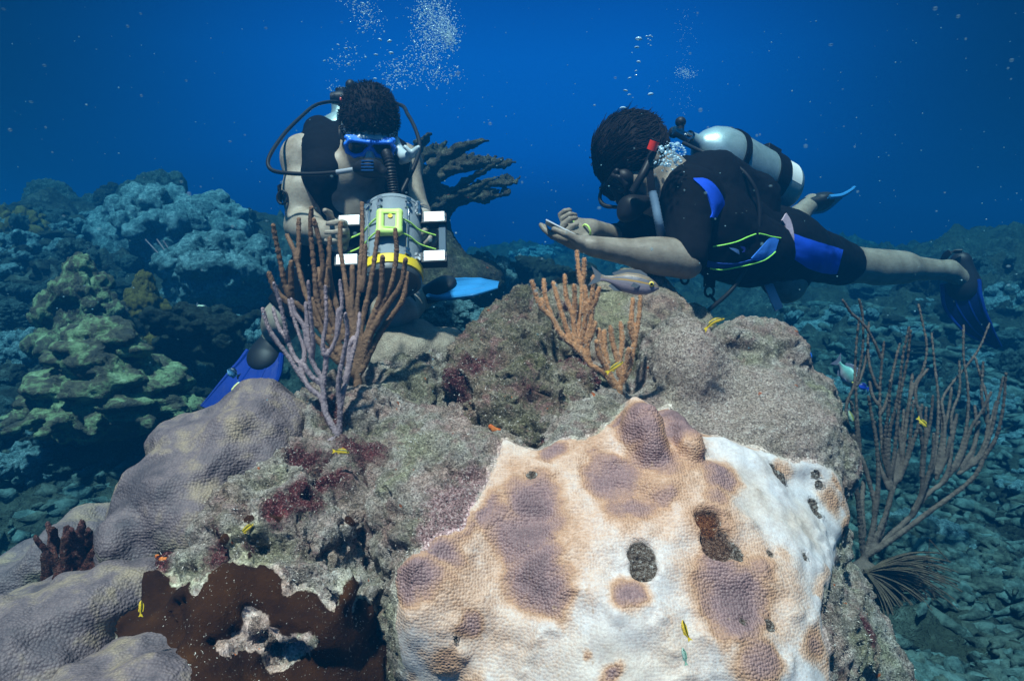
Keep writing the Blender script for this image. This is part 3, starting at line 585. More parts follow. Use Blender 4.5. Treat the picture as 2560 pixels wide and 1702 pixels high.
def gorgon(name, label, br, org, sc, d0, r_tip, r_base, mat, spread=.08, res=.0022, knob=.0009, bulb=0, seed=1, foot=None, fuzz=14000, flen=.0022, fmat=None):
    """branches drawn from tip to root; each keeps one smooth run in depth so that the colony is a bush, not a sheet"""
    rg = np.random.default_rng(seed); chains = []
    ends = np.array([org[0]+b[-1][0]/sc for b in br]); base = np.array([org[0]+br[-1][-1][0]/sc, org[1]+max(p[1] for b in br for p in b)/sc])
    ymin = min(p[1] for b in br for p in b); ymax = max(p[1] for b in br for p in b)
    off = {}
    nodes = []
    for bi in sorted(range(len(br)), key=lambda i: -br[i][-1][1]):
        b = br[bi]; o_end = 0.0
        if nodes:                                   # start from the depth of the nearest branch point already placed
            nn = np.array([[x, y] for x, y, _ in nodes]); dd = np.hypot(nn[:, 0]-b[-1][0], nn[:, 1]-b[-1][1]); k = dd.argmin()
            if dd[k] < 60: o_end = nodes[k][2]
        o_tip = np.clip(o_end+rg.uniform(-1, 1)*spread*(b[-1][1]-b[0][1])/(ymax-ymin)*1.5, -spread*1.3, spread*1.3)
        n = max(6, len(b)*5); pts = bez([V(p[0], p[1], 0) for p in b], n); t = np.linspace(0, 1, n); dep = o_tip+(o_end-o_tip)*t**.8
        for x, y, z in zip(pts[:, 0], pts[:, 1], dep): nodes.append((x, y, z))
        w = np.array([P(org[0]+x/sc, org[1]+y/sc, d0+z) for x, y, z in zip(pts[:, 0], pts[:, 1], dep)])
        h = (pts[:, 1]-ymin)/(ymax-ymin); r = r_tip+(r_base-r_tip)*np.clip(h, 0, 1)**2.2
        r = r*(1+.07*np.sin(np.arange(n)*1.9+rg.uniform(0, 6))); r[0] *= 1.12
        chains.append((w, r))
    allp = np.concatenate([c[0] for c in chains]); lo, hi = allp.min(0)-.03, allp.max(0)+.03
    s = SDF(lo, hi, res)
    for w_, r in chains: s.chain(w_, r, .004)
    if foot: fx, fy, fd, fr = foot; s.ell(P(fx, fy, fd), (fr, fr, fr*.55), None, .012)
    v, q, n = s.mesh(); v = v+n*(knob*(1-2*np.clip(worley(v, 230), 0, 1))+.0008*fbm(v, 90, 2))[:, None]
    o = mk(name, v, q, mat); k = RNG.choice(len(v), fuzz); ld = n[k]+RNG.normal(size=(fuzz, 3))*.45; sd2 = nr(np.cross(ld, RNG.normal(size=(fuzz, 3)))); ln_ = RNG.uniform(.4, 1.0, fuzz)*flen
    tv = np.stack([v[k]-sd2*.0005, v[k]+sd2*.0005, v[k]+nr(ld)*ln_[:, None]], 1).reshape(-1, 3); po = mk('polyps', tv, np.arange(len(tv)).reshape(-1, 3), fmat or mat, o, False); po['kind'] = 'stuff'
    return tag(o, label, 'soft coral')
o1, k1 = (640, 480), 2.45
B_BROWN = [[(105, 205), (150, 430), (200, 630), (330, 760), (500, 980), (600, 1120)], [(190, 265), (240, 380), (290, 580), (340, 700), (450, 900), (590, 1100)], [(262, 165), (260, 370), (245, 420)],
 [(340, 100), (335, 250), (360, 500), (380, 680), (480, 900), (600, 1110)], [(355, 170), (395, 330), (410, 480), (400, 560), (430, 700), (520, 900)], [(453, 285), (445, 420), (460, 560), (500, 720), (560, 930)],
 [(518, 190), (515, 330), (540, 500), (560, 640), (580, 800), (610, 1000)], [(650, 70), (650, 300), (635, 480), (620, 680), (610, 850), (610, 1080)], [(748, 245), (720, 450), (690, 620), (650, 800), (625, 1000)],
 [(590, 455), (590, 560), (585, 700), (595, 850)], [(775, 400), (770, 550), (760, 640), (690, 830), (640, 1010)], [(853, 230), (860, 380), (830, 560), (760, 720), (690, 880), (640, 1060)],
 [(915, 415), (890, 560), (800, 700), (710, 860), (650, 1030)], [(925, 500), (900, 650), (830, 760), (750, 880), (680, 1020), (640, 1100)], [(80, 500), (110, 580), (150, 640), (200, 680), (300, 820), (420, 950), (520, 1050)],
 [(215, 430), (215, 560), (215, 640)], [(385, 470), (400, 600), (450, 800), (540, 1000)], [(435, 480), (430, 600), (470, 780)], [(345, 660), (380, 760), (450, 880)], [(668, 330), (665, 480), (650, 600)], [(620, 900), (622, 1100), (625, 1210)]]
gorgon('sea_rod', 'tall bushy reddish brown sea rod in front of the kneeling diver', B_BROWN, o1, k1, 1.58, .0043, .0074, ROD_BROWN, .09, foot=(893, 985, 1.58, .02))
B_PALE = [[(40, 715), (75, 830), (130, 915), (200, 1010), (285, 1145)], [(105, 710), (140, 830), (190, 900), (230, 1000), (275, 1060), (290, 1130), (330, 1200), (400, 1260), (430, 1360), (500, 1490)], [(108, 560), (150, 690), (185, 870), (195, 910)],
 [(200, 665), (240, 800), (290, 940), (295, 1020), (280, 1065)], [(217, 655), (240, 740), (290, 820), (310, 920), (330, 970)], [(305, 680), (315, 820), (330, 960), (350, 1050), (395, 1130), (410, 1200), (425, 1340)], [(320, 550), (335, 750), (350, 920), (345, 1010)],
 [(425, 580), (430, 780), (410, 920), (415, 980), (430, 1005)], [(515, 545), (525, 700), (495, 880), (450, 980), (430, 1010), (425, 1080), (410, 1190)], [(503, 720), (500, 800), (495, 880)], [(548, 745), (560, 860), (540, 980), (515, 1100), (505, 1200), (515, 1330), (510, 1490)],
 [(635, 745), (625, 850), (590, 1000), (560, 1130), (535, 1220), (517, 1310)], [(600, 890), (570, 940), (565, 1050), (545, 1150)], [(295, 1060), (340, 1130), (395, 1168)], [(432, 968), (430, 1000)], [(500, 1480), (490, 1540)]]
gorgon('sea_rod', 'slender pale lilac sea rod on the slope, shorter and in front of the brown one', B_PALE, o1, k1, 1.46, .0030, .0055, ROD_PALE, .07, res=.0019, foot=(832, 1108, 1.46, .022), seed=3)
o2, k2 = (1100, 600), 2.359
B_TAN = [[(543, 245), (570, 340), (600, 400), (660, 460), (700, 540), (760, 600), (830, 660), (890, 740), (960, 775), (1030, 850)], [(612, 235), (620, 330), (660, 450), (720, 560), (770, 605)], [(668, 255), (700, 370), (740, 500), (775, 590)], [(735, 210), (745, 340), (780, 440), (795, 560), (805, 640)], [(792, 270), (795, 350), (792, 450)],
 [(808, 70), (820, 200), (835, 260), (835, 350), (820, 480), (820, 590), (835, 660)], [(850, 115), (848, 200), (835, 255)], [(905, 215), (895, 330), (860, 450), (840, 560), (828, 620)], [(940, 285), (915, 360), (885, 410)], [(855, 275), (858, 360), (845, 430)], [(900, 370), (890, 480), (870, 570), (870, 650), (880, 735)], [(915, 490), (890, 560), (872, 590)], [(600, 350), (605, 405)],
 [(1183, 330), (1175, 440), (1160, 540), (1140, 640), (1110, 770), (1050, 870)], [(1138, 350), (1130, 470), (1148, 560)], [(1118, 490), (1130, 550), (1145, 590)], [(1005, 515), (1020, 610), (1045, 700), (1060, 800)], [(1065, 490), (1075, 600), (1060, 700), (1058, 760)], [(968, 540), (970, 640), (985, 720)], [(935, 530), (945, 600), (970, 670)], [(925, 600), (940, 680), (975, 740), (1020, 830), (1040, 870)], [(1115, 645), (1100, 730), (1070, 830)], [(985, 730), (990, 790), (1010, 830)], [(1040, 860), (1040, 900)]]
gorgon('sea_rod', 'tan orange sea rod with fuzzy white tips standing between the two reef rocks', B_TAN, o2, k2, 1.56, .0038, .0060, ROD_TAN, .06, res=.002, knob=.0014, foot=(1541, 985, 1.56, .02), seed=5, fuzz=16000, flen=.0030, fmat=FUZZ)
o3, k3 = (2080, 730), 2.339
B_GREY = [[(62, 45), (110, 120), (160, 165), (210, 225), (260, 320), (285, 390)], [(160, 45), (180, 150), (180, 330), (155, 480), (140, 560), (150, 760), (165, 920)], [(160, 150), (145, 280), (135, 430), (130, 540), (90, 640), (85, 740), (130, 860), (150, 920), (190, 1010), (220, 1120), (250, 1240), (240, 1380), (200, 1530)], [(305, 290), (290, 430), (280, 600), (285, 800), (300, 960), (330, 1060), (345, 1170), (320, 1280), (230, 1520)],
 [(215, 180), (210, 330), (225, 450), (265, 560)], [(215, 300), (190, 430), (150, 545)], [(220, 525), (235, 600), (268, 660)], [(213, 610), (235, 740), (260, 880), (270, 1050), (265, 1200), (250, 1290)], [(395, 305), (360, 450), (330, 600), (295, 700)], [(452, 205), (415, 370), (395, 540), (370, 680), (340, 800), (330, 960), (330, 1060)], [(460, 225), (440, 400), (400, 600), (380, 780), (365, 950), (345, 1080)],
 [(505, 70), (530, 180), (555, 330), (530, 460), (480, 550), (440, 720), (420, 900), (400, 1040), (360, 1140), (330, 1240), (290, 1400), (210, 1530)], [(560, 450), (500, 530), (490, 620), (520, 740), (545, 800), (550, 880)], [(583, 240), (600, 420), (620, 600), (620, 780), (605, 940), (580, 1050)], [(475, 640), (460, 820), (440, 960), (395, 1100)], [(527, 660), (500, 800), (450, 950), (420, 1030)], [(590, 605), (575, 760), (545, 900), (530, 1060), (520, 1190), (470, 1290)],
 [(770, 195), (770, 380), (795, 560), (790, 760), (770, 940), (700, 1050), (640, 1120), (560, 1180), (460, 1310), (330, 1430), (220, 1530)], [(920, 185), (860, 330), (780, 440), (690, 550), (640, 650), (645, 820), (620, 980), (560, 1120), (540, 1190)], [(745, 405), (745, 580), (700, 720), (700, 900), (680, 1040), (640, 1120)], [(838, 385), (880, 530), (910, 650), (905, 830), (870, 940), (800, 1010)], [(885, 410), (875, 600), (900, 760)], [(930, 585), (880, 690), (810, 800), (770, 930), (720, 1040)],
 [(1003, 495), (970, 640), (930, 820), (870, 960), (800, 1020), (740, 1060)], [(1017, 475), (1000, 680), (960, 850), (900, 950), (830, 1080), (700, 1190), (560, 1290), (440, 1380), (300, 1480), (210, 1530)], [(730, 715), (702, 870)], [(835, 665), (845, 800), (820, 950), (760, 1030)], [(595, 830), (590, 960), (560, 1080), (520, 1200), (470, 1310)], [(515, 795), (530, 920), (525, 1070)], [(385, 780), (400, 870), (410, 960)], [(550, 675), (545, 850), (530, 1000)],
 [(150, 930), (130, 1050), (150, 1200), (165, 1340), (180, 1520)], [(700, 560), (680, 700), (650, 830)], [(185, 1100), (175, 1250), (185, 1420)], [(200, 1520), (170, 1600)],
 [(340, 520), (330, 700), (310, 850), (318, 1010)], [(420, 690), (410, 830), (380, 1000), (360, 1120)], [(640, 640), (660, 780), (650, 930), (615, 1060)], [(800, 620), (790, 760), (760, 900), (700, 1040)], [(960, 640), (930, 760), (890, 900), (830, 1010)], [(470, 480), (450, 640), (430, 800), (410, 930)], [(690, 850), (670, 960), (610, 1090)], [(860, 760), (830, 900), (760, 1020)], [(110, 640), (140, 760), (150, 900)], [(250, 760), (262, 900), (290, 1040), (330, 1150)]]
gorgon('sea_rod', 'wide spindly grey brown sea rod growing from the right flank of the bleached boulder', B_GREY, o3, k3, 1.80, .0024, .0072, ROD_GREY, .13, foot=(2160, 1420, 1.80, .03), seed=9)
# the dark feathery plume under it
PLUME = mat_rod('plume', (0.115, 0.085, 0.055), (0.055, 0.04, 0.03), (0.18, 0.13, 0.09))
plume = empty('sea_plume', P(2166, 1430, 1.76), 'dark feathery sea plume spreading sideways below the spindly grey sea rod', 'soft coral')
mb = MB(); rg = np.random.default_rng(4)
for i in range(130):
    u = i/129; a = R(34)-u*R(96)+rg.normal()*.05; ln = (270-90*abs(u-.42)*1.6)*rg.uniform(.62, 1.0)
    dz = rg.uniform(-.10, .10); pts = []
    for t in np.linspace(.05, 1, 9):
        cv = a-.35*t*t*np.sign(rg.normal()*.3+.6)*.6; pts.append(P(2166+ln*t*math.cos(cv), 1430-ln*t*math.sin(cv)*.92+18*t*t, 1.76+dz*t))
    mb.tube(pts, np.linspace(.0026, .0013, 9), 5)
mb.build('fronds', PLUME, plume)
mb = MB()
for i in range(7): a = R(30-15*i); mb.tube([P(2160, 1428, 1.76), P(2190+20*math.cos(a), 1432-20*math.sin(a), 1.76), P(2180+90*math.cos(a), 1432-90*math.sin(a), 1.765)], [.006, .004, .0028], 7)
mb.build('stem', PLUME, plume)
# fire coral blades at the lower left
FIRE = rock_mat('dark_red_blades', [(0.03, 0.012, 0.01), (0.09, 0.03, 0.022), (0.15, 0.055, 0.04), (0.32, 0.18, 0.16)], .3, .5, .1)
s = SDF((-.98, 1.15, .5), (-.70, 1.45, .95), .003); rg = np.random.default_rng(12)
for (x0, y0, x1, y1) in ((150, 1450, 120, 1310), (160, 1440, 165, 1320), (190, 1440, 205, 1305), (175, 1380, 178, 1325), (215, 1430, 250, 1345), (205, 1390, 188, 1335), (130, 1400, 90, 1345), (120, 1460, 110, 1385), (235, 1420, 262, 1375), (140, 1370, 132, 1322), (225, 1380, 222, 1325), (150, 1500, 140, 1440), (200, 1480, 190, 1420), (240, 1450, 250, 1410)):
    a = P(x0, y0, 1.30+rg.uniform(-.03, .03)); b = P(x1, y1, 1.28+rg.uniform(-.03, .03)); s.cap(a, .012, b, .0065, .006, flat=((rg.normal(), 1, 0), .5))
v, q, n = s.mesh(); v = v+n*(.003*fbm(v, 60, 3)+.002*fbm(v, 180, 2))[:, None]
tag(mk('fire_coral', v, q, FIRE, None, True, dict(red=np.zeros(len(v)))), 'clump of dark reddish brown upright coral blades at the foot of the purple sheet', 'coral')
# ------------------------------------------------------------------ elkhorn coral behind the kneeling diver
ELK = rock_mat('elkhorn', [(0.025, 0.026, 0.020), (0.05, 0.052, 0.038), (0.09, 0.095, 0.07), (0.24, 0.26, 0.20)], .05, .5, .3)
o4, k4, dE = (1000, 350), 3.485, 3.1
def Q4(x, y, dd=0): return P(o4[0]+x/k4, o4[1]+y/k4, dE+dd)
s = SDF((-.66, 2.5, .65), (.22, 3.75, 1.95), .009); z4 = dE/FPX/k4
s.chain([Q4(170, 330, .1), Q4(230, 430, .06), Q4(320, 590), Q4(300, 800), Q4(360, 1010), Q4(430, 1300, -.05)], [52*z4, 74*z4, 90*z4, 110*z4, 150*z4, 280*z4], .05)
s.chain([Q4(260, 420), Q4(400, 520), Q4(420, 580)], [80*z4, 80*z4, 60*z4], .03); s.ell(Q4(600, 1250, .1), (.16, .2, .12), None, .06); s.ell(Q4(250, 1250, .1), (.2, .2, .14), None, .06)
for bl, w_ in (([(90, 240), (160, 160), (230, 110), (300, 85), (375, 62)], (52, 46, 40, 26, 14)), ([(230, 130), (330, 120), (455, 100)], (30, 26, 9)), ([(190, 400), (270, 330), (370, 285), (480, 250), (600, 225), (760, 215), (905, 228)], (60, 62, 60, 64, 56, 46, 14)), ([(440, 250), (460, 190), (520, 178), (640, 185)], (40, 26, 20, 9)), ([(600, 210), (720, 198), (850, 196)], (30, 26, 12)),
               ([(400, 510), (500, 470), (600, 435), (720, 405), (820, 375), (970, 348)], (48, 34, 32, 30, 28, 11)), ([(820, 385), (900, 382), (1012, 377)], (26, 22, 9)), ([(380, 580), (480, 540), (600, 515), (720, 510), (800, 490), (950, 462)], (50, 40, 34, 34, 28, 12)), ([(700, 515), (750, 540)], (24, 10)), ([(160, 300), (170, 250), (190, 230)], (40, 26, 12)), ([(250, 300), (262, 265)], (26, 12))):
    pt = [Q4(x, y, .02*i) for i, (x, y) in enumerate(bl)]
    for i in range(len(pt)-1):
        s.cap(pt[i], w_[i]*z4*1.9, pt[i+1], w_[i+1]*z4*1.9, .012, flat=((0, -.24, 1), .27))
        for _ in range(5): t_ = rg.uniform(); b0 = pt[i]+(pt[i+1]-pt[i])*t_+V(0, rg.uniform(-1, 1)*w_[i]*z4*1.6, 0); s.cap(b0, .010, b0+V(rg.normal()*.02+.012, 0, rg.uniform(.010, .034)), .005, .006)
    if len(pt) > 4:
        for dy, sc2 in ((.10, .72), (-.10, .6)):
            for i in range(len(pt)-2): s.cap(pt[i]+V(0, dy*(i+1)*.5, .012*i), w_[i]*z4*1.8, pt[i+1]+V(0, dy*(i+2)*.5, .012*(i+1)), w_[i+1]*z4*1.7*sc2, .012, flat=((0, -.24, 1), .27))
v, q, n = s.mesh(); v = v+n*(.012*fbm(v, 14, 3)+.008*fbm(v, 55, 2)+.006*(1-np.clip(worley(v, 60), 0, 1)))[:, None]
tag(mk('elkhorn_coral', v, q, ELK, None, True, dict(red=np.zeros(len(v)))), 'dark elkhorn coral with flat blade branches reaching right behind the kneeling diver', 'coral')
# ------------------------------------------------------------------ reef behind: coral heads
def mat_head(name, pal, bump=1.0):
    m = NT(name, .9, .1); n1 = m.noise(5, 4, .65); n2 = m.noise(22, 5, .75); n3 = m.noise(70, 3, .8)
    c = m.ramp(m.math('MULTIPLY_ADD', n2, .6, m.math('MULTIPLY', n1, .4)), [(.36, pal[0]), (.50, pal[1]), (.64, pal[2])])
    m.base(c); m.bump(n3, .012*bump, .9); m.bump(n2, .03*bump, .8); return m.m
H_PALE = mat_head('pale_head', [(0.025, 0.065, 0.072), (0.11, 0.24, 0.265), (0.34, 0.58, 0.62)])  # blue of the water haze put into this colour
H_GREY = mat_head('grey_head', [(0.010, 0.022, 0.020), (0.040, 0.080, 0.075), (0.13, 0.24, 0.235)])  # grey and dark heads: red lowered, standing in for the water's absorption
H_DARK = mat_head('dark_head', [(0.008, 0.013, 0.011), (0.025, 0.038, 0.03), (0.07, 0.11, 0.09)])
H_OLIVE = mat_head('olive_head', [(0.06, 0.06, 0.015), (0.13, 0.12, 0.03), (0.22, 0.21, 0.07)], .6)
def mat_yellow():
    m = NT('yellow_green_coral', .8, .15); n1 = m.noise(4.5, 3, .5, .6); n2 = m.noise(24, 4, .6)
    c = m.ramp(m.math('MULTIPLY_ADD', n2, .25, m.math('MULTIPLY', n1, .75)), [(.38, (0.045, 0.05, 0.042)), (.48, (0.085, 0.09, 0.06)), (.57, (0.17, 0.26, 0.13)), (.70, (0.30, 0.43, 0.25))])
    m.base(c); m.bump(n2, .03, .7); m.bump(m.vor(120), .006, .5); return m.m
YEL = mat_yellow()
def head_mesh(kind, seed):
    rg = np.random.default_rng(seed); s = SDF((-1.5, -1.5, -.9), (1.5, 1.5, 1.7), .042)
    if kind == 'dome':
        for i in range(9): a = rg.uniform(0, 6.28); rr_ = rg.uniform(0, .65); s.ell((rr_*math.cos(a), rr_*math.sin(a), rg.uniform(-.2, .45)-.3*rr_), rg.uniform(.32, .6), None, .10)
    if kind == 'knob':
        for i in range(60): a = rg.uniform(0, 6.28); rr_ = 1.05*math.sqrt(rg.uniform()); h = .6*(1-rr_**2); c = V(rr_*math.cos(a), rr_*math.sin(a), h*rg.uniform(.6, 1.1)); s.cap(c*.7-V(0, 0, .3), .16, c, rg.uniform(.09, .2), .05)
        s.ell((0, 0, -.25), (.95, .95, .6), None, .08)
    if kind == 'chunk':
        for i in range(16): c = rg.normal(size=3)*V(.55, .55, .3); d = rg.normal(size=3)*V(.5, .5, .3); s.cap(c, rg.uniform(.14, .3), c+d, rg.uniform(.1, .25), .06)
        s.ell((0, 0, -.3), (.9, .9, .5), None, .1)
    if kind == 'pillar':
        for i in range(7): c = rg.normal(size=2)*.3; h = rg.uniform(.5, 1.35); s.cap((c[0], c[1], -.8), .36, (c[0]*1.2, c[1]*1.2, h), rg.uniform(.2, .34), .07)
    if kind == 'bell':
        s.cap((0, 0, .75), .30, (0, 0, -.5), .78, .1)
        for i in range(26):
            h = rg.uniform(-.6, .75); a = rg.uniform(0, 6.28); r0 = .30+(.75-h)*.40; s.ell((r0*math.cos(a), r0*math.sin(a), h), (rg.uniform(.18, .34), rg.uniform(.18, .34), rg.uniform(.10, .2)), None, .08)
        for i in range(14): a = i*.449+rg.uniform(-.1, .1); s.cap((.75*math.cos(a), .75*math.sin(a), -.45), .10, (1.1*math.cos(a), 1.1*math.sin(a), -.62), .05, .08)
    if kind == 'plate':
        for i in range(8): a = rg.uniform(0, 6.28); rr_ = rg.uniform(.1, .6); s.ell((rr_*math.cos(a), rr_*math.sin(a), -.3+.12*i), (rg.uniform(.4, .8), rg.uniform(.4, .8), .10), None, .05)
        s.ell((0, 0, -.4), (.5, .5, .6), None, .1)
    v, q, n = s.mesh(); v = v+n*((.5 if kind == 'bell' else 1)*.10*fbm(v, 3.2, 3, off=seed)+.05*ridged(v, 5, 2, seed)+.10*(1-np.clip(worley(v, 5.5, seed), 0, 1))-.06+.05*fbm(v, 14, 2))[:, None]
    return v, q
HM = {}
for kd in ('dome', 'knob', 'chunk', 'pillar', 'plate', 'bell'):
    for j in range(3): HM[(kd, j)] = head_mesh(kd, hash_ if (hash_ := (len(HM)*13+5)) else 0)
_mesh_cache = {}
def head(kd, j, mat, loc, size, rz, label, group=None, name='coral_mound', squash=(1, 1, 1), tilt=0):
    k = (kd, j, mat.name)
    if k not in _mesh_cache:
        o = mk(name, HM[(kd, j)][0], HM[(kd, j)][1], mat); _mesh_cache[k] = o.data
    else:
        o = bpy.data.objects.new(name, _mesh_cache[k]); COL.objects.link(o)
    o.location = [float(x) for x in loc]; o.scale = [size*q_ for q_ in squash]; o.rotation_euler = (tilt, 0, rz)
    return tag(o, label, 'coral', group)
def headp(kd, j, mat, px, py, d, rpx, rz, label, squash=(1, 1, 1), tilt=0): return head(kd, j, mat, P(px, py, d), S(rpx, d), rz, label, None, 'coral_mound', squash, tilt)
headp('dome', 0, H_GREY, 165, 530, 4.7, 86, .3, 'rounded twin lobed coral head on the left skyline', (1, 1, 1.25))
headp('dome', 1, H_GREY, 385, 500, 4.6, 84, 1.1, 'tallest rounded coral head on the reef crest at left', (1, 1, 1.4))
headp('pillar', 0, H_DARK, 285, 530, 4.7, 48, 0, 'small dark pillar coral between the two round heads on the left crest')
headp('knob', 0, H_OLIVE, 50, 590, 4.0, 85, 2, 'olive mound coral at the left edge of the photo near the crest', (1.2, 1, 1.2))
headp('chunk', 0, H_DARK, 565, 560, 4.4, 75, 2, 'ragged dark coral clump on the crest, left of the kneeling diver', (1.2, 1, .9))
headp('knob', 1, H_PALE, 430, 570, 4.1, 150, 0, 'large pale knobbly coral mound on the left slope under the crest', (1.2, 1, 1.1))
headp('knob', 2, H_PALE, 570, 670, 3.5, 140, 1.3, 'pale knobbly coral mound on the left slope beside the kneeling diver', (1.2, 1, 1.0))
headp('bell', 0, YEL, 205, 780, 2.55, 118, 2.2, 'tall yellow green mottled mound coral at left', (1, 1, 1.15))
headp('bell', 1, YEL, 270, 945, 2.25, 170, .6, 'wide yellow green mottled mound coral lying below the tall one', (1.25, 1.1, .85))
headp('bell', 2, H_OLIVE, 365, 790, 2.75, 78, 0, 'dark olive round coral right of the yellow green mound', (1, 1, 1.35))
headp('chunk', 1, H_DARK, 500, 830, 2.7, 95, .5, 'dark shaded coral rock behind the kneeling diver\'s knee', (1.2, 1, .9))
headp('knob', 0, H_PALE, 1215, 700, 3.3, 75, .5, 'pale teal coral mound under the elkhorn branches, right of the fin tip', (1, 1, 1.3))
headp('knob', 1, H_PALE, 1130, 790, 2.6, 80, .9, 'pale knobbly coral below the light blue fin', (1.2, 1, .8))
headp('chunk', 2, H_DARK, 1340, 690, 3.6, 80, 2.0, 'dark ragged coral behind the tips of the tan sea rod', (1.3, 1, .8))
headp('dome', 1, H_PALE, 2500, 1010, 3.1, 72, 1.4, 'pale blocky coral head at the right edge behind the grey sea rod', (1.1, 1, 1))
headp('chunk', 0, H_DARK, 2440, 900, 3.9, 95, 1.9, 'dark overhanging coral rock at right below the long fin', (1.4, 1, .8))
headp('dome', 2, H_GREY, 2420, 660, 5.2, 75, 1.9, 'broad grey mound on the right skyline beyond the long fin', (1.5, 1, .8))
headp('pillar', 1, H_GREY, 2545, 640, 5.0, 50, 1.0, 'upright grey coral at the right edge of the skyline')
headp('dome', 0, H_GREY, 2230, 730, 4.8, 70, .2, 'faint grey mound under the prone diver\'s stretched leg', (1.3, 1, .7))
rg = np.random.default_rng(21)
KB = [('knob', H_PALE), ('chunk', H_PALE), ('chunk', H_GREY), ('dome', H_GREY), ('plate', H_GREY), ('knob', H_GREY), ('pillar', H_GREY), ('chunk', H_DARK), ('plate', H_DARK)]
LBL = {('knob', 'pale_head'): 'pale knobbly coral', ('chunk', 'pale_head'): 'pale broken branch coral', ('chunk', 'grey_head'): 'grey broken branch coral', ('dome', 'grey_head'): 'grey rounded coral lump', ('plate', 'grey_head'): 'grey layered plate coral', ('knob', 'grey_head'): 'grey knobbly coral', ('pillar', 'grey_head'): 'grey stubby pillar coral', ('chunk', 'dark_head'): 'dark broken branch coral', ('plate', 'dark_head'): 'dark layered plate coral'}
def scatter(n, px, py, dmin, dmax, sz, where, wts):
    for i in range(n):
        kd, mt_ = KB[rg.choice(len(KB), p=wts)]
        for _ in range(20):
            p_, d = on_floor(rg.uniform(*px), rg.uniform(*py), 1.9, 13)
            if dmin < d < dmax: break
        size = S(rg.uniform(*sz), 3.0)*rg.uniform(.7, 1.5)*(1+.08*d)
        t = f'{LBL[(kd, mt_.name)]} {where}'
        head(kd, int(rg.integers(3)), mt_, p_-V(0, 0, size*.15), size, rg.uniform(0, 6.28), t, f'{LBL[(kd, mt_.name)]}s {where}', 'coral_mound', (1, 1, rg.uniform(.6, 1.15)))
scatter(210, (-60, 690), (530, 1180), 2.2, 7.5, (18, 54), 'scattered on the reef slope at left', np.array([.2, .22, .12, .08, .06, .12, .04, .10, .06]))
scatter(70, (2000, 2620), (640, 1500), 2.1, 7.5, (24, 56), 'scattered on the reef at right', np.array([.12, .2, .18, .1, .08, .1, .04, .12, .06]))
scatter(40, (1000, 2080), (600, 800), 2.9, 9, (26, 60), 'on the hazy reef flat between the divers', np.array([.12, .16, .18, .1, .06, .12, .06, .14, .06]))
# loose coral rubble: nobody could count it
vs, qs, ts = [], [], []; o_ = 0
base_v = [HM[('chunk', j)] for j in range(3)]
ico = []
for j in range(10):
    bm = bmesh.new(); bmesh.ops.create_icosphere(bm, subdivisions=2, radius=1)
    a = np.array([v_.co[:] for v_ in bm.verts]); f = np.array([[x.index for x in q_.verts] for q_ in bm.faces]); bm.free()
    a = a*(1+1.3*fbm(a, 1.5, 3, off=j*7))[:, None]*(V(rg.uniform(.8, 1.6), rg.uniform(.6, 1.1), rg.uniform(.5, .9)) if j % 2 else V(rg.uniform(1.7, 2.8), rg.uniform(.42, .6), rg.uniform(.4, .55))); ico.append((a, f))
def rubble(n, px, py, dmax, sz):
    global o_
    for i in range(n):
        p_, d = on_floor(rg.uniform(*px), rg.uniform(*py), 1.35, 9)
        if d > dmax or fbm(p_[None], 2.6, 2)[0] < rg.uniform(-.25, .2): continue
        a, f = ico[rg.integers(10)]; th = rg.uniform(0, 6.28); tl = rg.normal()*.4; c_, s_ = math.cos(th), math.sin(th); c2, s2 = math.cos(tl), math.sin(tl)
        M = np.array([[c_, -s_, 0], [s_, c_, 0], [0, 0, 1]])@np.array([[1, 0, 0], [0, c2, -s2], [0, s2, c2]])
        k = rg.uniform(*sz)*rg.uniform(.5, 1.3); vs.append(a@M.T*k+p_+V(0, 0, .1*k)); qs.append(f+o_); o_ += len(a); ts.append(np.full(len(a), rg.uniform()**1.5))
rubble(4200, (2080, 2640), (980, 1750), 5, (.009, .030)); rubble(260, (-80, 420), (1080, 1400), 4.0, (.012, .036)); rubble(500, (1950, 2640), (760, 1000), 7, (.016, .045))
m_ = NT('rubble', .9, .1); n_r = m_.noise(30, 4, .75); m_.base(m_.mix(m_.attr('tone'), m_.ramp(n_r, [(.36, (0.016, 0.027, 0.022)), (.6, (0.07, 0.11, 0.09))]), m_.ramp(n_r, [(.36, (0.028, 0.062, 0.060)), (.6, (0.10, 0.20, 0.195))]))); m_.bump(m_.noise(90, 4, .8), .01, .9); H_RUB = m_.m  # tones darkened, standing in for light that falls off towards the sides
tag(mk('coral_rubble', np.concatenate(vs), np.concatenate(qs), H_RUB, attrs=dict(tone=np.concatenate(ts))), kind='stuff', label='loose pale broken coral pieces strewn over the sea floor', cat='rubble')
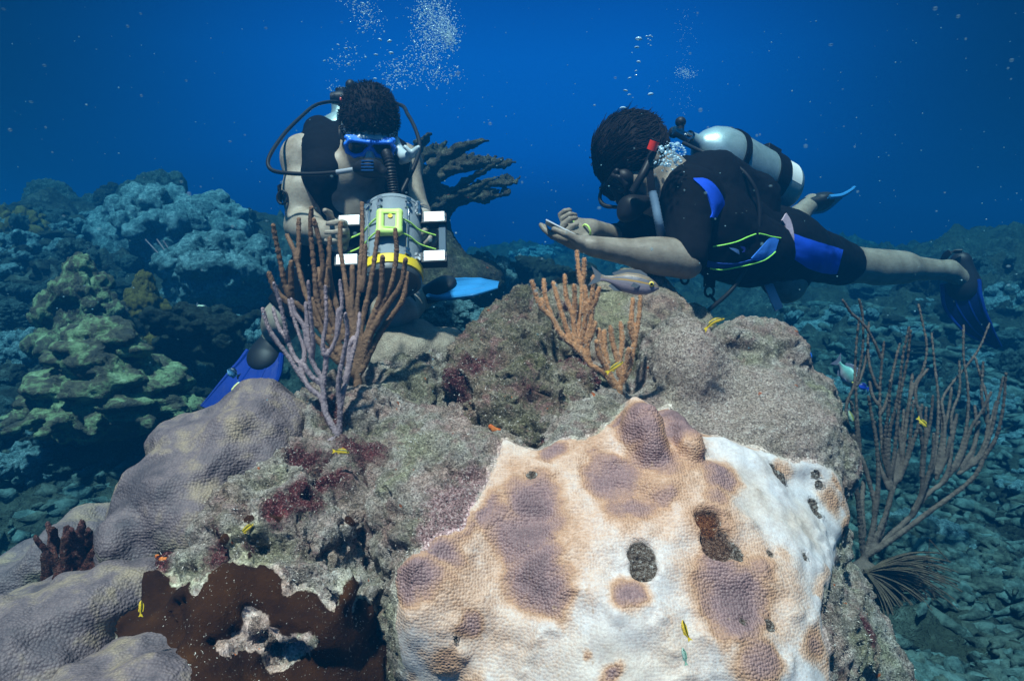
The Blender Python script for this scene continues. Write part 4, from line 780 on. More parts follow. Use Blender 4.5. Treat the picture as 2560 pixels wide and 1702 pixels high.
# ------------------------------------------------------------------ small growths
mb = MB(); rg = np.random.default_rng(31); pb, db = on_floor(205, 1075, 1.6, 6)
def twig(p, d, ln, r, dep):
    q_ = p+d*ln; mb.tube([p, (p+q_)/2+rg.normal(size=3)*ln*.06, q_], [r, r*.85, r*.7], 5)
    if dep:
        for _ in range(int(rg.integers(2, 4))): twig(q_, nrm(d+rg.normal(size=3)*.55+V(0, 0, .15)), ln*rg.uniform(.6, .9), r*.75, dep-1)
for _ in range(9): twig(pb+rg.normal(size=3)*.02, nrm(V(rg.normal()*.7, rg.normal()*.5, .8)), .045, .0035, 3)
tag(mb.build('branching_alga', mat_plain('olive_alga', (0.42, 0.36, 0.10), .8), None), 'small olive bushy branching growth on the dark reef floor at left', 'soft coral')
mb = MB(); pg, dg_ = on_floor(497, 745, 2.2, 6)
for i in range(11):
    a = (i-5)*.11; h = rg.uniform(.18, .3); mb.tube(bez([pg, pg+V(a*.12, 0, .08), pg+V(a*.45, rg.normal()*.03, h)], 8), np.linspace(.005, .003, 8), 6)
tag(mb.build('sea_whip', ROD_PALE, None), 'thin pale sea whip standing before a dark hollow on the left slope', 'soft coral')
# ------------------------------------------------------------------ divers
def mat_skin(nm='skin', k=1.0):
    m = NT(nm, .5, .3); n1 = m.noise(22, 5, .7); n2 = m.noise(180, 2)
    m.base(m.ramp(n1, [(.35, (0.17*k, 0.135*k, 0.10*k)), (.55, (0.24*k, 0.20*k, 0.155*k)), (.75, (0.31*k, 0.265*k, 0.21*k))])); m.bump(n2, .0012, .5)
    m.b.inputs['Subsurface Weight'].default_value = .08; m.b.inputs['Subsurface Radius'].default_value = (.01, .004, .002); return m.m
def mat_cloth(name, c, rough=.75, sc=300):
    m = NT(name, rough, .06); n = m.noise(7, 3); m.base(m.mix(m.rng(n, .3, .7), c, tuple(x*.65 for x in c))); m.bump(m.noise(sc, 2), .0012, .5); m.bump(m.noise(11, 3, .55, .8), .012, .35); return m.m
SKIN = mat_skin(); SKINP = mat_skin('pale_skin', 1.5); BLACK = mat_cloth('black_neoprene', (0.006, 0.006, 0.008), .85); BLUE = mat_cloth('blue_neoprene', (0.02, 0.10, 0.75), .6)
RUB = mat_plain('black_rubber', (0.010, 0.010, 0.012), .5, .25); HAIR = mat_plain('dark_hair', (0.009, 0.006, 0.006), .75, .12)
FINBLUE = mat_cloth('fin_blue', (0.008, 0.034, 0.25), .4, 40); FINNAVY = mat_cloth('fin_navy', (0.006, 0.016, 0.10), .4, 40); FINPALE = mat_cloth('fin_pale_blue', (0.04, 0.25, 0.56), .4, 40); WHITE = mat_plain('white_plastic', (0.80, 0.80, 0.80), .4)
STEEL = mat_plain('steel', (0.75, 0.76, 0.78), .25, .5, 1.0); GREYP = mat_cloth('grey_housing', (0.27, 0.325, 0.36), .5, 200); YELL = mat_plain('yellow_band', (0.85, 0.60, 0.02), .5)
LIME = mat_plain('lime_plastic', (0.62, 0.86, 0.22), .45); LENS = mat_plain('dark_lens', (0.008, 0.011, 0.02), .06, .7); MASKB = mat_plain('blue_mask', (0.03, 0.20, 0.85), .35, .5)
CLEAR = mat_plain('cloudy_silicone', (0.42, 0.52, 0.55), .3, .5); REDP = mat_plain('red_plastic', (0.75, 0.04, 0.02), .4); PALEB = mat_cloth('pale_strap', (0.55, 0.42, 0.50), .7, 400)
GUN = mat_plain('chrome', (0.55, 0.58, 0.60), .18, .5, 1.0); SLATEW = mat_plain('white_slate', (0.82, 0.84, 0.86), .5); GREEN = mat_plain('green_piping', (0.35, 0.85, 0.12), .5)
def mat_tank():
    m = NT('painted_aluminium', .38, .5); n = m.noise(20, 4, .7, .5); n2 = m.noise(140, 3, .8)
    c = m.ramp(n, [(.35, (0.25, 0.37, 0.39)), (.6, (0.36, 0.50, 0.52))]); c = m.mix(m.rng(n2, .62, .72), c, (0.28, 0.29, 0.28)); m.base(c); m.bump(n2, .001, .4); m.b.inputs['Metallic'].default_value = .55; return m.m
TANK = mat_tank()
def headsdf(s, H, k=.012, sc=1.0):
    def h(x, y, z): return H(x*sc, y*sc, z*sc)
    M = np.array([nrm(H(1, 0, 0)-H(0, 0, 0)), nrm(H(0, 1, 0)-H(0, 0, 0)), nrm(H(0, 0, 1)-H(0, 0, 0))])
    s.ell(h(0, -.014, .03), V(.075, .096, .086)*sc, M, k); s.ell(h(0, .028, -.032), V(.062, .064, .084)*sc, M, .02)
    for e_ in (-1, 1):
        s.cap(h(.05*e_, .0, -.06), .022*sc, h(.012*e_, .066, -.104), .021*sc, .02); s.ell(h(.042*e_, .062, -.03), .022*sc, None, .02)
        s.ell(h(.0765*e_, -.012, -.018), V(.010, .020, .031)*sc, M, .005)
    s.cap(h(-.035, .080, .014), .013*sc, h(.035, .080, .014), .013*sc, .015)
    for e_ in (-1, 1):
        s.ell(h(.031*e_, .088, -.008), .014*sc, None, .012, True); s.ell(h(.031*e_, .076, -.008), .012*sc, None, .002)
    s.cap(h(0, .086, .0), .008*sc, h(0, .106, -.040), .012*sc, .012); s.ell(h(.012, .095, -.044), .008*sc, None, .006); s.ell(h(-.012, .095, -.044), .008*sc, None, .006)
    s.cap(h(-.02, .086, -.068), .007*sc, h(.02, .086, -.068), .007*sc, .008); s.cap(h(-.016, .085, -.080), .007*sc, h(.016, .085, -.080), .007*sc, .008); s.ell(h(0, .082, -.104), .015*sc, None, .012)
    return M
def handsdf(s, W, fd, sd, curl=(.5, .7, .6), thumb=(.5, .5), size=1.0, k=.004, spread=.10):
    """W wrist, fd along the palm, sd towards the thumb; fingers curl towards -n"""
    fd = nrm(fd); sd = nrm(sd-fd*(sd@fd)); n = np.cross(sd, fd); z = size
    M = np.array([sd, fd, n]); K = W+fd*.088*z
    s.ell(W+fd*.045*z, V(.040, .056, .017)*z, M, .012); s.cap(W, .024*z, W+fd*.03*z, .026*z, .012, flat=(n, .75))
    for i, (o_, ln) in enumerate(((.031, .070), (.0105, .079), (-.0105, .074), (-.030, .058))):
        p = K+sd*o_*z-fd*(.004*abs(i-1))*z; a = 0; s.cap(W+fd*.05*z+sd*o_*.9*z, .010*z, p, .0098*z, .006); d0 = nrm(fd+sd*spread*(1.5-i))
        for j, f_ in enumerate((.45, .31, .24)):
            a += curl[j]*(1+.08*((i*7) % 3-1)); d = d0*math.cos(a)-n*math.sin(a); e_ = p+d*ln*f_*1.02*z; s.cap(p, (.0092-.0007*j)*z, e_, (.0085-.0009*j)*z, .0018); p = e_
    p = W+fd*.022*z+sd*.028*z; s.cap(W+fd*.02*z+sd*.012*z, .017*z, p, .013*z, .01); d = nrm(sd*.75+fd*.65-n*thumb[0]*.6)
    e_ = p+d*.042*z; s.cap(p, .012*z, e_, .0095*z, .005); d = nrm(d*.6+fd*.7-n*thumb[1]); s.cap(e_, .0095*z, e_+d*.032*z, .0078*z, .002)
    return K, n
def hose(pts, r, n=40, rib=0): c = bez(pts, n); rr_ = np.full(n, r); rr_ = rr_*(1+rib*np.sin(np.arange(n)*math.pi)) if rib else rr_; return c, rr_
def hair_shell(H, sc, y0, zc, amp, grow, name, parent, M, nsc):
    s = SDF(H(0, 0, 0)-.2, H(0, 0, 0)+.2, .0045); s.ell(H(0, -.016*sc, .030*sc), V(.075, .096, .086)*sc+grow, M, .01)
    s.half(H(0, y0, zc), H(0, .62, -.78)-H(0, 0, 0), .01); v, q, n = s.mesh(); v = v+n*(amp*(1-1.6*np.clip(worley(v, nsc), 0, 1))+amp*.9*fbm(v, 40, 3))[:, None]
    return mk(name, v, q, HAIR, parent), v, q, n
# ---------------------------------------------------- the kneeling diver
def Z1(x, y, d): return P(600+x/2.529, 180+y/2.529, d)
dv = empty('person', P(870, 860, 2.1), 'bare chested diver kneeling upright, head bowed, gripping a grey instrument drum with both hands', 'person')
hf = nrm(V(.16, -.74, -.68)); hr_ = nrm(np.cross(hf, V(0.03, 0, 1))); hu = np.cross(hr_, hf); HC = Z1(815, 362, 2.04)
def HL(x, y, z): return HC+hr_*x+hf*y+hu*z
s = SDF(P(640, 1010, 2.3)-V(.35, .42, .10), P(1260, 200, 2.3)+V(.12, .35, .05), .0042)
ML = headsdf(s, HL, sc=.95)
NB = P(888, 372, 2.22); RS = P(762, 398, 2.16); LS = P(1002, 412, 2.30); CH = P(885, 470, 2.20); BE = P(875, 590, 2.22); PE = P(860, 690, 2.24)
s.cap(HL(0, -.035, -.06), .055, NB, .062, .03)
ax = nrm(LS-RS); TM = np.array([ax, nrm(np.cross(V(0, 0, 1), ax)), V(0, 0, 1)])
s.ell(CH, (.155, .105, .17), TM, .05); s.ell(BE, (.135, .095, .15), TM, .06); s.ell(PE, (.145, .11, .12), TM, .06)
s.cap(NB, .06, RS, .058, .05); s.cap(NB, .06, LS, .058, .05)
fr = -TM[1] if (TM[1]@FW) > 0 else TM[1]
for e_ in (-1, 1): s.ell(CH+fr*.075+ax*.065*e_+V(0, 0, .03), (.075, .04, .06), TM, .03)
RE = P(752, 565, 2.10); RW = P(822, 585, 1.93); LE = P(1040, 535, 2.22); LW = P(1062, 552, 2.00)
s.cap(RS, .058, RE, .043, .03); s.ell(RS+V(0, 0, .005), .062, None, .03); s.cap(RE, .045, RW, .028, .015); s.ell(RE+(RW-RE)*.25, (.045, .045, .045), None, .03); s.ell(RS+(RE-RS)*.5-FW*.012, .052, None, .03)
s.cap(LS, .056, LE, .042, .03); s.ell(LS, .06, None, .03); s.cap(LE, .043, LW, .028, .015)
handsdf(s, RW, P(850, 588, 1.875)-RW+RT*.01, UP*.9-FW*.2, (.75, .95, .8), (.9, .9), .98)
handsdf(s, LW, P(1090, 585, 1.925)-LW, UP*.6-RT*.5, (.65, .9, .8), (.9, .9), .98)
HR = P(812, 690, 2.22); HLp = P(915, 690, 2.26); KR = P(706, 796, 2.20); KL = P(985, 790, 1.98); AR = P(690, 838, 2.28); AL = P(1050, 745, 2.32)
s.cap(HR, .085, KR, .054, .04); s.cap(KR, .051, AR, .034, .02); s.ell(KR-UP*.01, (.045, .05, .05), None, .02); s.cap(HLp, .085, KL, .062, .04); s.cap(KL, .058, AL, .036, .02); s.ell(KR+(AR-KR)*.45, .050, None, .03)
FR = P(672, 872, 2.24); FL = P(1090, 728, 2.26); s.cap(AR, .036, FR, .03, .02); s.cap(AL, .036, FL, .03, .02)
v, q, n = s.mesh(); mk('body', v, q, SKINP, dv)
# hair, short and curly
hair_o, hv_, hq_, hn_ = hair_shell(HL, .95, .055, .022, .005, .006, 'hair', dv, ML, 130)
rgh = np.random.default_rng(8); mb = MB()
for i in rgh.choice(len(hv_), 1500, replace=False):
    p = hv_[i]; d = nrm(hn_[i]+rgh.normal(size=3)*.7); a_ = nrm(np.cross(d, rgh.normal(size=3))); mb.tube([p-hn_[i]*.003, p+d*.006+a_*.003, p+d*.010-a_*.002], [.0016, .0013, .0005], 4, caps=False)
mb.build('curls', HAIR, hair_o)
# trunks
s = SDF(P(640, 860, 2.3)-V(.25, .45, .12), P(1080, 560, 2.3)+V(.12, .3, .06), .006)
s.ell(PE, (.158, .123, .13), TM, .05); s.ell(BE-V(0, 0, .06), (.146, .106, .10), TM, .05); s.cap(HR, .098, HR+(KR-HR)*.92, .070, .04); s.cap(HLp, .098, HLp+(KL-HLp)*.80, .080, .04)
s.half(HR+(KR-HR)*.92, KR-HR, .006); v, q, n = s.mesh(); v = v+n*(.006*fbm(v, 9, 3))[:, None]; b = tobvh(v, q); tr = mk('swim_trunks', v, q, BLACK, dv)
def onto(b, pts, off=.003, fb=2.1):
    r = []
    for (x, y) in pts:
        d = P(x, y, 1)-CAM; h = b.ray_cast(Vector(CAM), Vector(nrm(d)))
        if h[0] is not None:
            nn = np.array(h[1]); nn = nn if nn@d < 0 else -nn; r.append(np.array(h[0])+nn*off)
    return r
t = onto(b, [(698, 676), (690, 688), (680, 700), (668, 710), (660, 722), (657, 734)])
if len(t) > 2: MB().tube(bez(t, 20), .0022, 6).build('white_trim', WHITE, tr)
# vest with straps
s = SDF(P(700, 800, 2.3)-V(.10, .35, .0), P(1100, 260, 2.3)+V(.10, .35, .05), .006)
s.ell(CH, (.175, .125, .185), TM, .05); s.ell(BE, (.15, .112, .12), TM, .05); s.cap(NB, .078, RS*.75+NB*.25, .076, .04); s.cap(NB, .078, LS*.75+NB*.25, .074, .04)
s.cap(P(800, 330, 2.22), .05, P(805, 440, 2.08), .05, .03); s.cap(P(805, 440, 2.08), .05, P(808, 480, 2.07), .03, .03)
s.cap(P(985, 400, 2.22), .045, P(975, 480, 2.09), .045, .03); s.cap(P(975, 480, 2.09), .045, P(955, 545, 2.08), .04, .03)
s.cap(P(820, 560, 2.14), .035, P(960, 565, 2.15), .035, .03); s.ell(P(893, 455, 2.00), (.068, .20, .098), None, .02, True); s.ell(P(880, 500, 2.0), (.092, .17, .052), None, .02, True)
s.cap(HL(0, -.04, -.05), .066, HL(0, .08, -.16), .07, .02, True)
for a_, b_ in ((RS, RE), (LS, LE)): s.cap(a_+(b_-a_)*.08+nrm(a_-NB)*.02, .066, b_, .066, .012, True)
v, q, n = s.mesh(); v = v+n*(.007*fbm(v, 10, 3)+.002*fbm(v, 45, 2))[:, None]; vest = mk('buoyancy_vest', v, q, BLACK, dv)
mb = MB().strip(bez([P(722, 470, 2.12), P(700, 480, 2.10), P(703, 500, 2.08)], 8), V(0, 0, 1), .018, .006); mb.build('side_strap', BLACK, vest)
a = [P(706+13*math.cos(t_), 494+16*math.sin(t_), 2.07) for t_ in np.linspace(0, 6.28, 20)]; MB().tube(a, .0035, 7, caps=False).build('ring', RUB, vest)
# cylinder on the back
tk = MB().lathe(P(868, 640, 2.46), UP+FW*.05-RT*.06, [(0, 0), (.0, .07), (.02, .088), (.40, .088), (.46, .07), (.485, .032), (.50, .028), (.52, .028)], 36).build('tank', TANK, dv)
MB().lathe(P(858, 262, 2.42), UP, [(0, .02), (.03, .02), (.034, .026), (.05, .026)], 16).add(*((lambda m: (m.v, m.f))(MB().sphere(P(876, 214, 2.40), .017, 14, sq=(1, 1, 1.15))))).build('valve_knob', RUB, tk)
MB().tube(bez([P(868, 262, 2.40), P(872, 240, 2.38), P(878, 226, 2.37)], 10), .012, 12).tube(bez([P(866, 238, 2.37), P(876, 226, 2.35), P(888, 232, 2.35)], 10), .006, 10).build('yoke', GUN, tk)
mb = MB().lathe(P(828, 246, 2.37), RT, [(0, .0), (0, .018), (.03, .024), (.045, .02), (.05, 0)], 18); fs = mb.build('first_stage', RUB, dv)
MB().lathe(P(852, 252, 2.36), RT, [(0, .0), (0, .014), (.006, .014), (.006, 0)], 14).build('red_ring', REDP, fs)
c, r_ = hose([P(858, 256, 2.37), Z1(560, 190, 2.33), Z1(470, 215, 2.28), Z1(380, 290, 2.20), Z1(290, 380, 2.12), Z1(210, 490, 2.04), Z1(176, 570, 2.0), Z1(205, 622, 1.98), Z1(300, 640, 1.96), Z1(450, 646, 1.94), Z1(600, 636, 1.92), Z1(720, 618, 1.91), Z1(770, 612, 1.91)], .0056, 70)
hs = MB().tube(c, r_, 12).build('breathing_hose', RUB, dv); MB().tube(c[-12:-2], .0068, 12).build('hose_sleeve', mat_plain('grey_sleeve', (0.30, 0.33, 0.36), .35, .6), hs)
c, r_ = hose([P(900, 262, 2.40), Z1(1000, 205, 2.33), Z1(1062, 272, 2.26), Z1(1112, 370, 2.18), Z1(1136, 470, 2.12), Z1(1112, 570, 2.06), Z1(1062, 680, 2.02), Z1(1010, 785, 2.0), Z1(980, 860, 2.02)], .006, 50); MB().tube(c, r_, 12).build('pressure_hose', RUB, dv)
c = bez([Z1(905, 470, 2.02), Z1(940, 560, 1.97), Z1(960, 680, 1.97), Z1(975, 780, 1.98), Z1(990, 850, 2.0)], 56); MB().tube(c, 0.0145*(1+.10*np.cos(np.arange(56)*math.pi)), 14).build('inflator_hose', RUB, dv)
MR = Z1(818, 608, 1.895)
s = SDF(MR-.08, MR+.08, .003); s.ell(MR, (.036, .022, .026), np.array([RT, FW, UP]), .01); s.ell(MR-FW*.014, (.027, .014, .021), np.array([RT, FW, UP]), .006); s.cap(MR+RT*-.03+UP*.0, .014, MR+RT*.034-UP*.012, .015, .01); s.cap(MR, .02, HL(0, .085, -.075), .016, .01); v, q, n = s.mesh(); rg_ = mk('regulator', v, q, RUB, dv)
mb = MB()
for j in range(4): mb.box(MR-FW*.027+UP*(.012-.008*j), (RT, UP, FW), (.016, .0016, .0015))
mb.build('grille', GUN, rg_)
# mask
def mk_mask(H, frame_mat, skirt_mat, parent, sc=1.0):
    r, f, u = (nrm(H(*a)-H(0, 0, 0)) for a in ((1, 0, 0), (0, 1, 0), (0, 0, 1))); M = np.array([r, f, u])
    s = SDF(H(0, .08, -.01)-.13, H(0, .08, -.01)+.13, .003); s.ell(H(0, .080*sc, -.004*sc), V(.076, .040, .044)*sc, M, .01); s.half(H(0, .098*sc, 0), f, .006); s.half(H(0, .045*sc, 0), -f, .006); v, q, n = s.mesh(); mo = mk('mask', v, q, skirt_mat, parent)
    s = SDF(H(0, .1, -.01)-.13, H(0, .1, -.01)+.13, .0025)
    s.cap(H(-.068*sc, .088*sc, .024*sc), .0085*sc, H(.068*sc, .088*sc, .024*sc), .0085*sc, .006); s.cap(H(0, .102*sc, .022*sc), .0075*sc, H(0, .104*sc, -.004*sc), .0065*sc, .006)
    for e_ in (-1, 1):
        pts = [H(x*e_*sc, (.104-.25*x*x*4)*sc, z*sc) for x, z in ((.006, .022), (.058, .024), (.071, .008), (.066, -.018), (.046, -.030), (.020, -.022), (.009, -.002))]
        for i in range(len(pts)-1): s.cap(pts[i], .0062*sc, pts[i+1], .0062*sc, .005)
    v, q, n = s.mesh(); fo_ = mk('mask_frame', v, q, frame_mat, mo)
    for e_ in (-1, 1):
        mb = MB(); ring = bez([H(x*e_*sc, (.103-.25*x*x*4)*sc, z*sc) for x, z in ((.012, .018), (.056, .020), (.066, .006), (.062, -.015), (.045, -.026), (.022, -.019), (.013, -.002), (.012, .018))], 28)[:-1]
        c_ = ring.mean(0)+f*.002; mb.add(list(ring)+[c_], [[i, (i+1) % len(ring), len(ring)] for i in range(len(ring))]); mb.build('lens', LENS, mo)
    s = SDF(H(0, .1, -.03)-.06, H(0, .1, -.03)+.06, .0025); s.cap(H(0, .098*sc, -.006*sc), .012*sc, H(0, .114*sc, -.040*sc), .0165*sc, .008); v, q, n = s.mesh(); mk('nose_pocket', v, q, skirt_mat, mo)
    st = [H(.079*math.sin(a)*sc*1.06, (-.012+.10*math.cos(a))*sc*1.04, (.012+.006*math.cos(a))*sc) for a in np.linspace(.75, 2*math.pi-.75, 40)]
    MB().strip(st, u, .011*sc, .004).build('mask_strap', skirt_mat, mo); return mo
mk_mask(HL, MASKB, CLEAR, dv, .90)
# snorkel piece hanging beside the jaw
s = SDF(Z1(1050, 490, 2.0)-.12, Z1(1050, 490, 2.0)+.12, .003)
s.chain([Z1(985, 430, 2.04), Z1(1000, 490, 2.02), Z1(1040, 535, 2.0), Z1(1090, 520, 1.98), Z1(1115, 490, 1.97)], [.010, .013, .014, .010, .008], .008); s.cap(Z1(1045, 475, 1.97), .006, Z1(1075, 505, 1.97), .006, .004); s.cap(Z1(1128, 478, 1.965), .006, Z1(1098, 508, 1.97), .006, .004); s.cap(Z1(1060, 545, 2.0), .012, Z1(1020, 570, 2.03), .008, .006)
v, q, n = s.mesh(); mk('snorkel', v, q, CLEAR, dv)
# fins
def fin(parent, foot, toe, path, hw, wdir, mat, pocket_mat, strap=None, rib_mat=None):
    c = bez(path, 22); hw = np.interp(np.linspace(0, 1, 22), np.linspace(0, 1, len(hw)), hw); wd = np.asarray(wdir, float)
    fo_ = MB(); t_ = np.gradient(c, axis=0); w_ = np.array([nrm(wd-nrm(a)*(wd@nrm(a))) for a in t_]); fo_.strip(c, w_, hw, .005)
    pk = SDF(np.minimum(foot, toe)-.12, np.maximum(foot, toe)+.12, .005); ww = nrm(wd-nrm(toe-foot)*(wd@nrm(toe-foot))); nn = np.cross(nrm(toe-foot), ww)
    pk.cap(foot, .038, toe, .044, .02, flat=(nn, .72)); pk.cap(toe, .05, c[2], .045, .02, flat=(nn, .4)); v, q, n = pk.mesh(); pko = mk('fin', v, q, pocket_mat, parent)
    b_ = fo_.build('blade', mat, pko)
    rb = MB()
    for e_ in (-1, 1): rb.tube(c+w_*(hw*e_)[:, None], np.linspace(.009, .004, 22), 8)
    for e_ in (-.33, .33): rb.tube(c[:18]+w_[:18]*(hw[:18]*e_)[:, None], np.linspace(.005, .0035, 18), 6)
    rb.build('rib', rib_mat or mat, pko)
    if strap is not None: MB().strip(bez(strap, 12), ww, .012, .004).build('fin_strap', RUB, pko)
    return pko
fin(dv, P(683, 850, 2.25), P(664, 885, 2.22), [P(662, 880, 2.21), P(640, 930, 2.17), P(605, 985, 2.12), P(565, 1040, 2.08)], [.055, .075, .085, .09], nrm(RT*.85-UP*.35-FW*.35), FINBLUE, RUB, [P(690, 826, 2.31), P(704, 835, 2.27), P(700, 850, 2.22)])
MB().box(P(690, 828, 2.20), (UP+RT*.2, RT, FW), (.014, .006, .006)).build('buckle', LIME, dv)
fin(dv, P(1070, 735, 2.27), P(1100, 722, 2.24), [P(1095, 722, 2.24), P(1140, 722, 2.20), P(1190, 718, 2.18), P(1246, 713, 2.17)], [.05, .065, .06, .02], nrm(FW*.85+UP*.42), FINPALE, RUB)
# ---------------------------------------------------- the drum-shaped instrument he holds
IA = nrm(-UP*.89-FW*.45+RT*.05); IX = nrm(RT-IA*(RT@IA)); IN = np.cross(IX, IA); IN = IN if IN@FW < 0 else -IN
IC = P(984, 528, 1.93); ir, il = .0765, .212
def IP(h, ph, r=1.0): return IC+IA*h+(IX*math.sin(ph)+IN*math.cos(ph))*ir*r
ins = empty('underwater_instrument', IP(il, 0, 0), 'grey drum shaped instrument with yellow band and bracket handles, held by the kneeling diver', 'instrument')
MB().lathe(IC, IA, [(-.004, 0), (-.004, ir*.92), (.004, ir), (.01, ir), (.011, ir*.985), (il-.03, ir*.99), (il-.03, ir*1.01)], 64).build('housing', GREYP, ins)
MB().lathe(IC, IA, [(il-.028, ir*.98), (il-.028, ir*1.035), (il-.004, ir*1.035), (il-.002, ir*.99)], 64).build('yellow_band', YELL, ins)
MB().lathe(IC, IA, [(il-.006, ir*.985), (il+.004, ir*1.0), (il+.012, ir*.97), (il+.013, ir*.85), (il+.009, ir*.83), (il+.009, 0)], 64).build('end_plate', mat_plain('dark_grey_plate', (0.055, 0.065, 0.07), .45, .5), ins)
for ph in (-.72, -.30, .62, 1.05, -1.1):
    mb = MB(); c_ = [IP(h, ph, 1.03) for h in (.012 if abs(ph) > .5 else .02, .05, .1, .15, il-.032)] if abs(ph) < 1 else [IP(h, ph, 1.04) for h in (.004, .02, .045)]
    mb.tube(c_, .0032 if abs(ph) < 1 else .006, 8)
    for h in (.015, .035): mb.box(IP(h, ph, 1.03), (IX*math.cos(ph)-IN*math.sin(ph), IA, IX*math.sin(ph)+IN*math.cos(ph)), (.007, .005, .005))
    for h in (il-.045, il-.034): mb.box(IP(h, ph, 1.03), (IX*math.cos(ph)-IN*math.sin(ph), IA, IX*math.sin(ph)+IN*math.cos(ph)), (.006, .004, .005))
    mb.build('latch', STEEL, ins)
REFL = mat_plain('reflective_tape', (0.95, 0.97, 0.98), .3, .6)
for e_ in (-1, 1):
    h1, h2 = .045, .165
    for h in (h1, h2):
        br = MB().box(IP(h, 0, 0)+IX*e_*(ir+.030)+IN*.01, (IX, IA, IN), (.034, .014, .015)).build('bracket', RUB, ins)
        MB().box(IP(h, 0, 0)+IX*e_*(ir+.033)+IN*.027+IA*-.002, (IX, IA*.96-IN*.1, IN), (.026, .0135, .0012), bev=.02).build('reflector', REFL, br)
        for o_2 in (-.9, .9): MB().sphere(IP(h, 0, 0)+IX*e_*(ir+.033+.03*o_2)+IN*.025, .0035, 8).build('bolt', STEEL, br)
    MB().box(IP((h1+h2)/2, 0, 0)+IX*e_*(ir+.052), (IX, IN, IA), (.009, .012, (h2-h1)/2-.013)).build('handle', mat_plain('smoky_bar', (0.09, 0.13, 0.17), .7, .15), ins)
# the lime float strapped to its front
s = SDF(IP(.10, .06, 1.2)-.09, IP(.10, .06, 1.2)+.09, .0025); t1 = nrm(IX*math.cos(.06)-IN*math.sin(.06)); t2 = nrm(IX*math.sin(.06)+IN*math.cos(.06)); FC = IP(.103, .06, 1.0)+t2*.016
co_ = [FC+t1*x+IA*y for x, y in ((-.022, -.028), (.022, -.028), (.022, .028), (-.022, .028), (-.022, -.028))]
for i in range(4): s.cap(co_[i], .0105, co_[i+1], .0105, .004)
v, q, n = s.mesh(); fl = mk('float_frame', v, q, LIME, ins)
MB().box(FC+t1*.002, (t1, IA, t2), (.013, .022, .008)).build('gauge_box', mat_plain('olive_box', (0.14, 0.16, 0.10), .4), fl)
MB().lathe(FC+t1*.002-IA*.012+t2*.008, t2, [(0, .006), (.003, .006), (.003, .003), (.001, .0)], 14).build('dial', YELL, fl)
for h in (.082, .125):
    mb = MB()
    for e_ in (-1, 1): mb.tube(bez([IP(h+.004*e_, .06+e_*.25, 1.2), IP(h+.002, .06+e_*.62, 1.06), IP(h+.006, e_*1.15, 1.05), IP(h+.008, 0, 0)+IX*e_*(ir+.035)+IN*.01], 16), .0024, 7)
    mb.tube(bez([IP(h, -.30, 1.24), IP(h-.001, -.1, 1.33), IP(h+.001, .2, 1.33), IP(h, .36, 1.22)], 12), .0024, 7); mb.build('cord', mat_plain('lime_cord', (0.55, 0.9, 0.15), .6), ins)
# ---------------------------------------------------- the prone diver with the slate
def Z2(x, y, d): return P(1340+x/2.904, 260+y/2.904, d)
dw = empty('person', P(1840, 600, 2.2), 'prone diver in black and blue wetsuit with pale cylinder, looking down at a slate', 'person')
hf = nrm(V(-.62, -.27, -.74)); hr_ = nrm(np.cross(hf, V(-.70, 0.05, .70))); hu = np.cross(hr_, hf); HC2 = Z2(715, 422, 2.04)
def HW(x, y, z): return HC2+hr_*x+hf*y+hu*z
s = SDF(P(1340, 780, 2.3)-V(.1, .55, .05), P(2460, 280, 2.3)+V(.30, .62, .05), .0048)
MW = headsdf(s, HW, sc=1.0)
NB = Z2(960, 600, 2.08); LS = Z2(1130, 660, 1.98); RS = Z2(960, 560, 2.28); CH = Z2(1180, 760, 2.13); BE = Z2(1480, 900, 2.22); PE = Z2(1760, 1010, 2.33)
s.cap(HW(0, -.035, -.06), .058, NB, .066, .03); bx = nrm(PE-CH); bs = nrm(LS-RS); bs = nrm(bs-bx*(bs@bx)); bz = np.cross(bx, bs); bz = bz if bz[2] > 0 else -bz; TW = np.array([bx, bs, bz])
s.ell(CH, (.18, .155, .11), TW, .05); s.ell(BE, (.17, .135, .10), TW, .06); s.ell(PE, (.13, .145, .105), TW, .06); s.cap(NB, .06, LS, .06, .05); s.cap(NB, .06, RS, .06, .05)
LE = Z2(1085, 1140, 1.875); LW = Z2(420, 1035, 1.84); RE = Z2(650, 1010, 2.16); RW = Z2(400, 905, 1.99)
s.cap(LS, .056, LE, .041, .03); s.cap(LE, .043, LE+(LW-LE)*.45, .039, .02); s.cap(LE+(LW-LE)*.45, .038, LW, .026, .02); s.ell(LE+(LW-LE)*.25+UP*.004, (.05, .044, .044), None, .03)
s.cap(RS, .055, RE, .042, .03); s.cap(RE, .042, RW, .026, .015)
handsdf(s, LW, -RT*.72+FW*.62+UP*.22, -FW*.8-RT*.5+UP*.2, (.12, .30, .25), (.15, .1), 1.02)
handsdf(s, RW, -RT*.75-UP*.05-FW*.35, -FW*.55-UP*.75, (.95, 1.15, .9), (.5, .7), .95)
HLn = Z2(1775, 1020, 2.26); KL = Z2(2250, 1165, 2.52); AL = P(2372, 676, 2.68); HRf = Z2(1740, 1060, 2.42); KR = Z2(1815, 1300, 2.30); AR = P(1996, 540, 2.62)
s.cap(HLn, .090, KL, .066, .04); s.cap(KL, .062, AL, .034, .02); s.cap(KL+(AL-KL)*.12, .05, KL+(AL-KL)*.55, .052, .03); s.cap(KL+(AL-KL)*.3-UP*.01, .05, KL+(AL-KL)*.5, .045, .03)
s.cap(HRf, .09, KR, .06, .04); s.cap(KR, .057, AR, .034, .02); s.cap(KR+(AR-KR)*.2, .05, KR+(AR-KR)*.5, .05, .03)
FL_ = P(2412, 700, 2.70); FR_ = P(2030, 505, 2.66); s.cap(AL, .036, FL_, .032, .02); s.cap(AR, .034, FR_, .03, .02)
v, q, n = s.mesh(); mk('body', v, q, SKIN, dw)
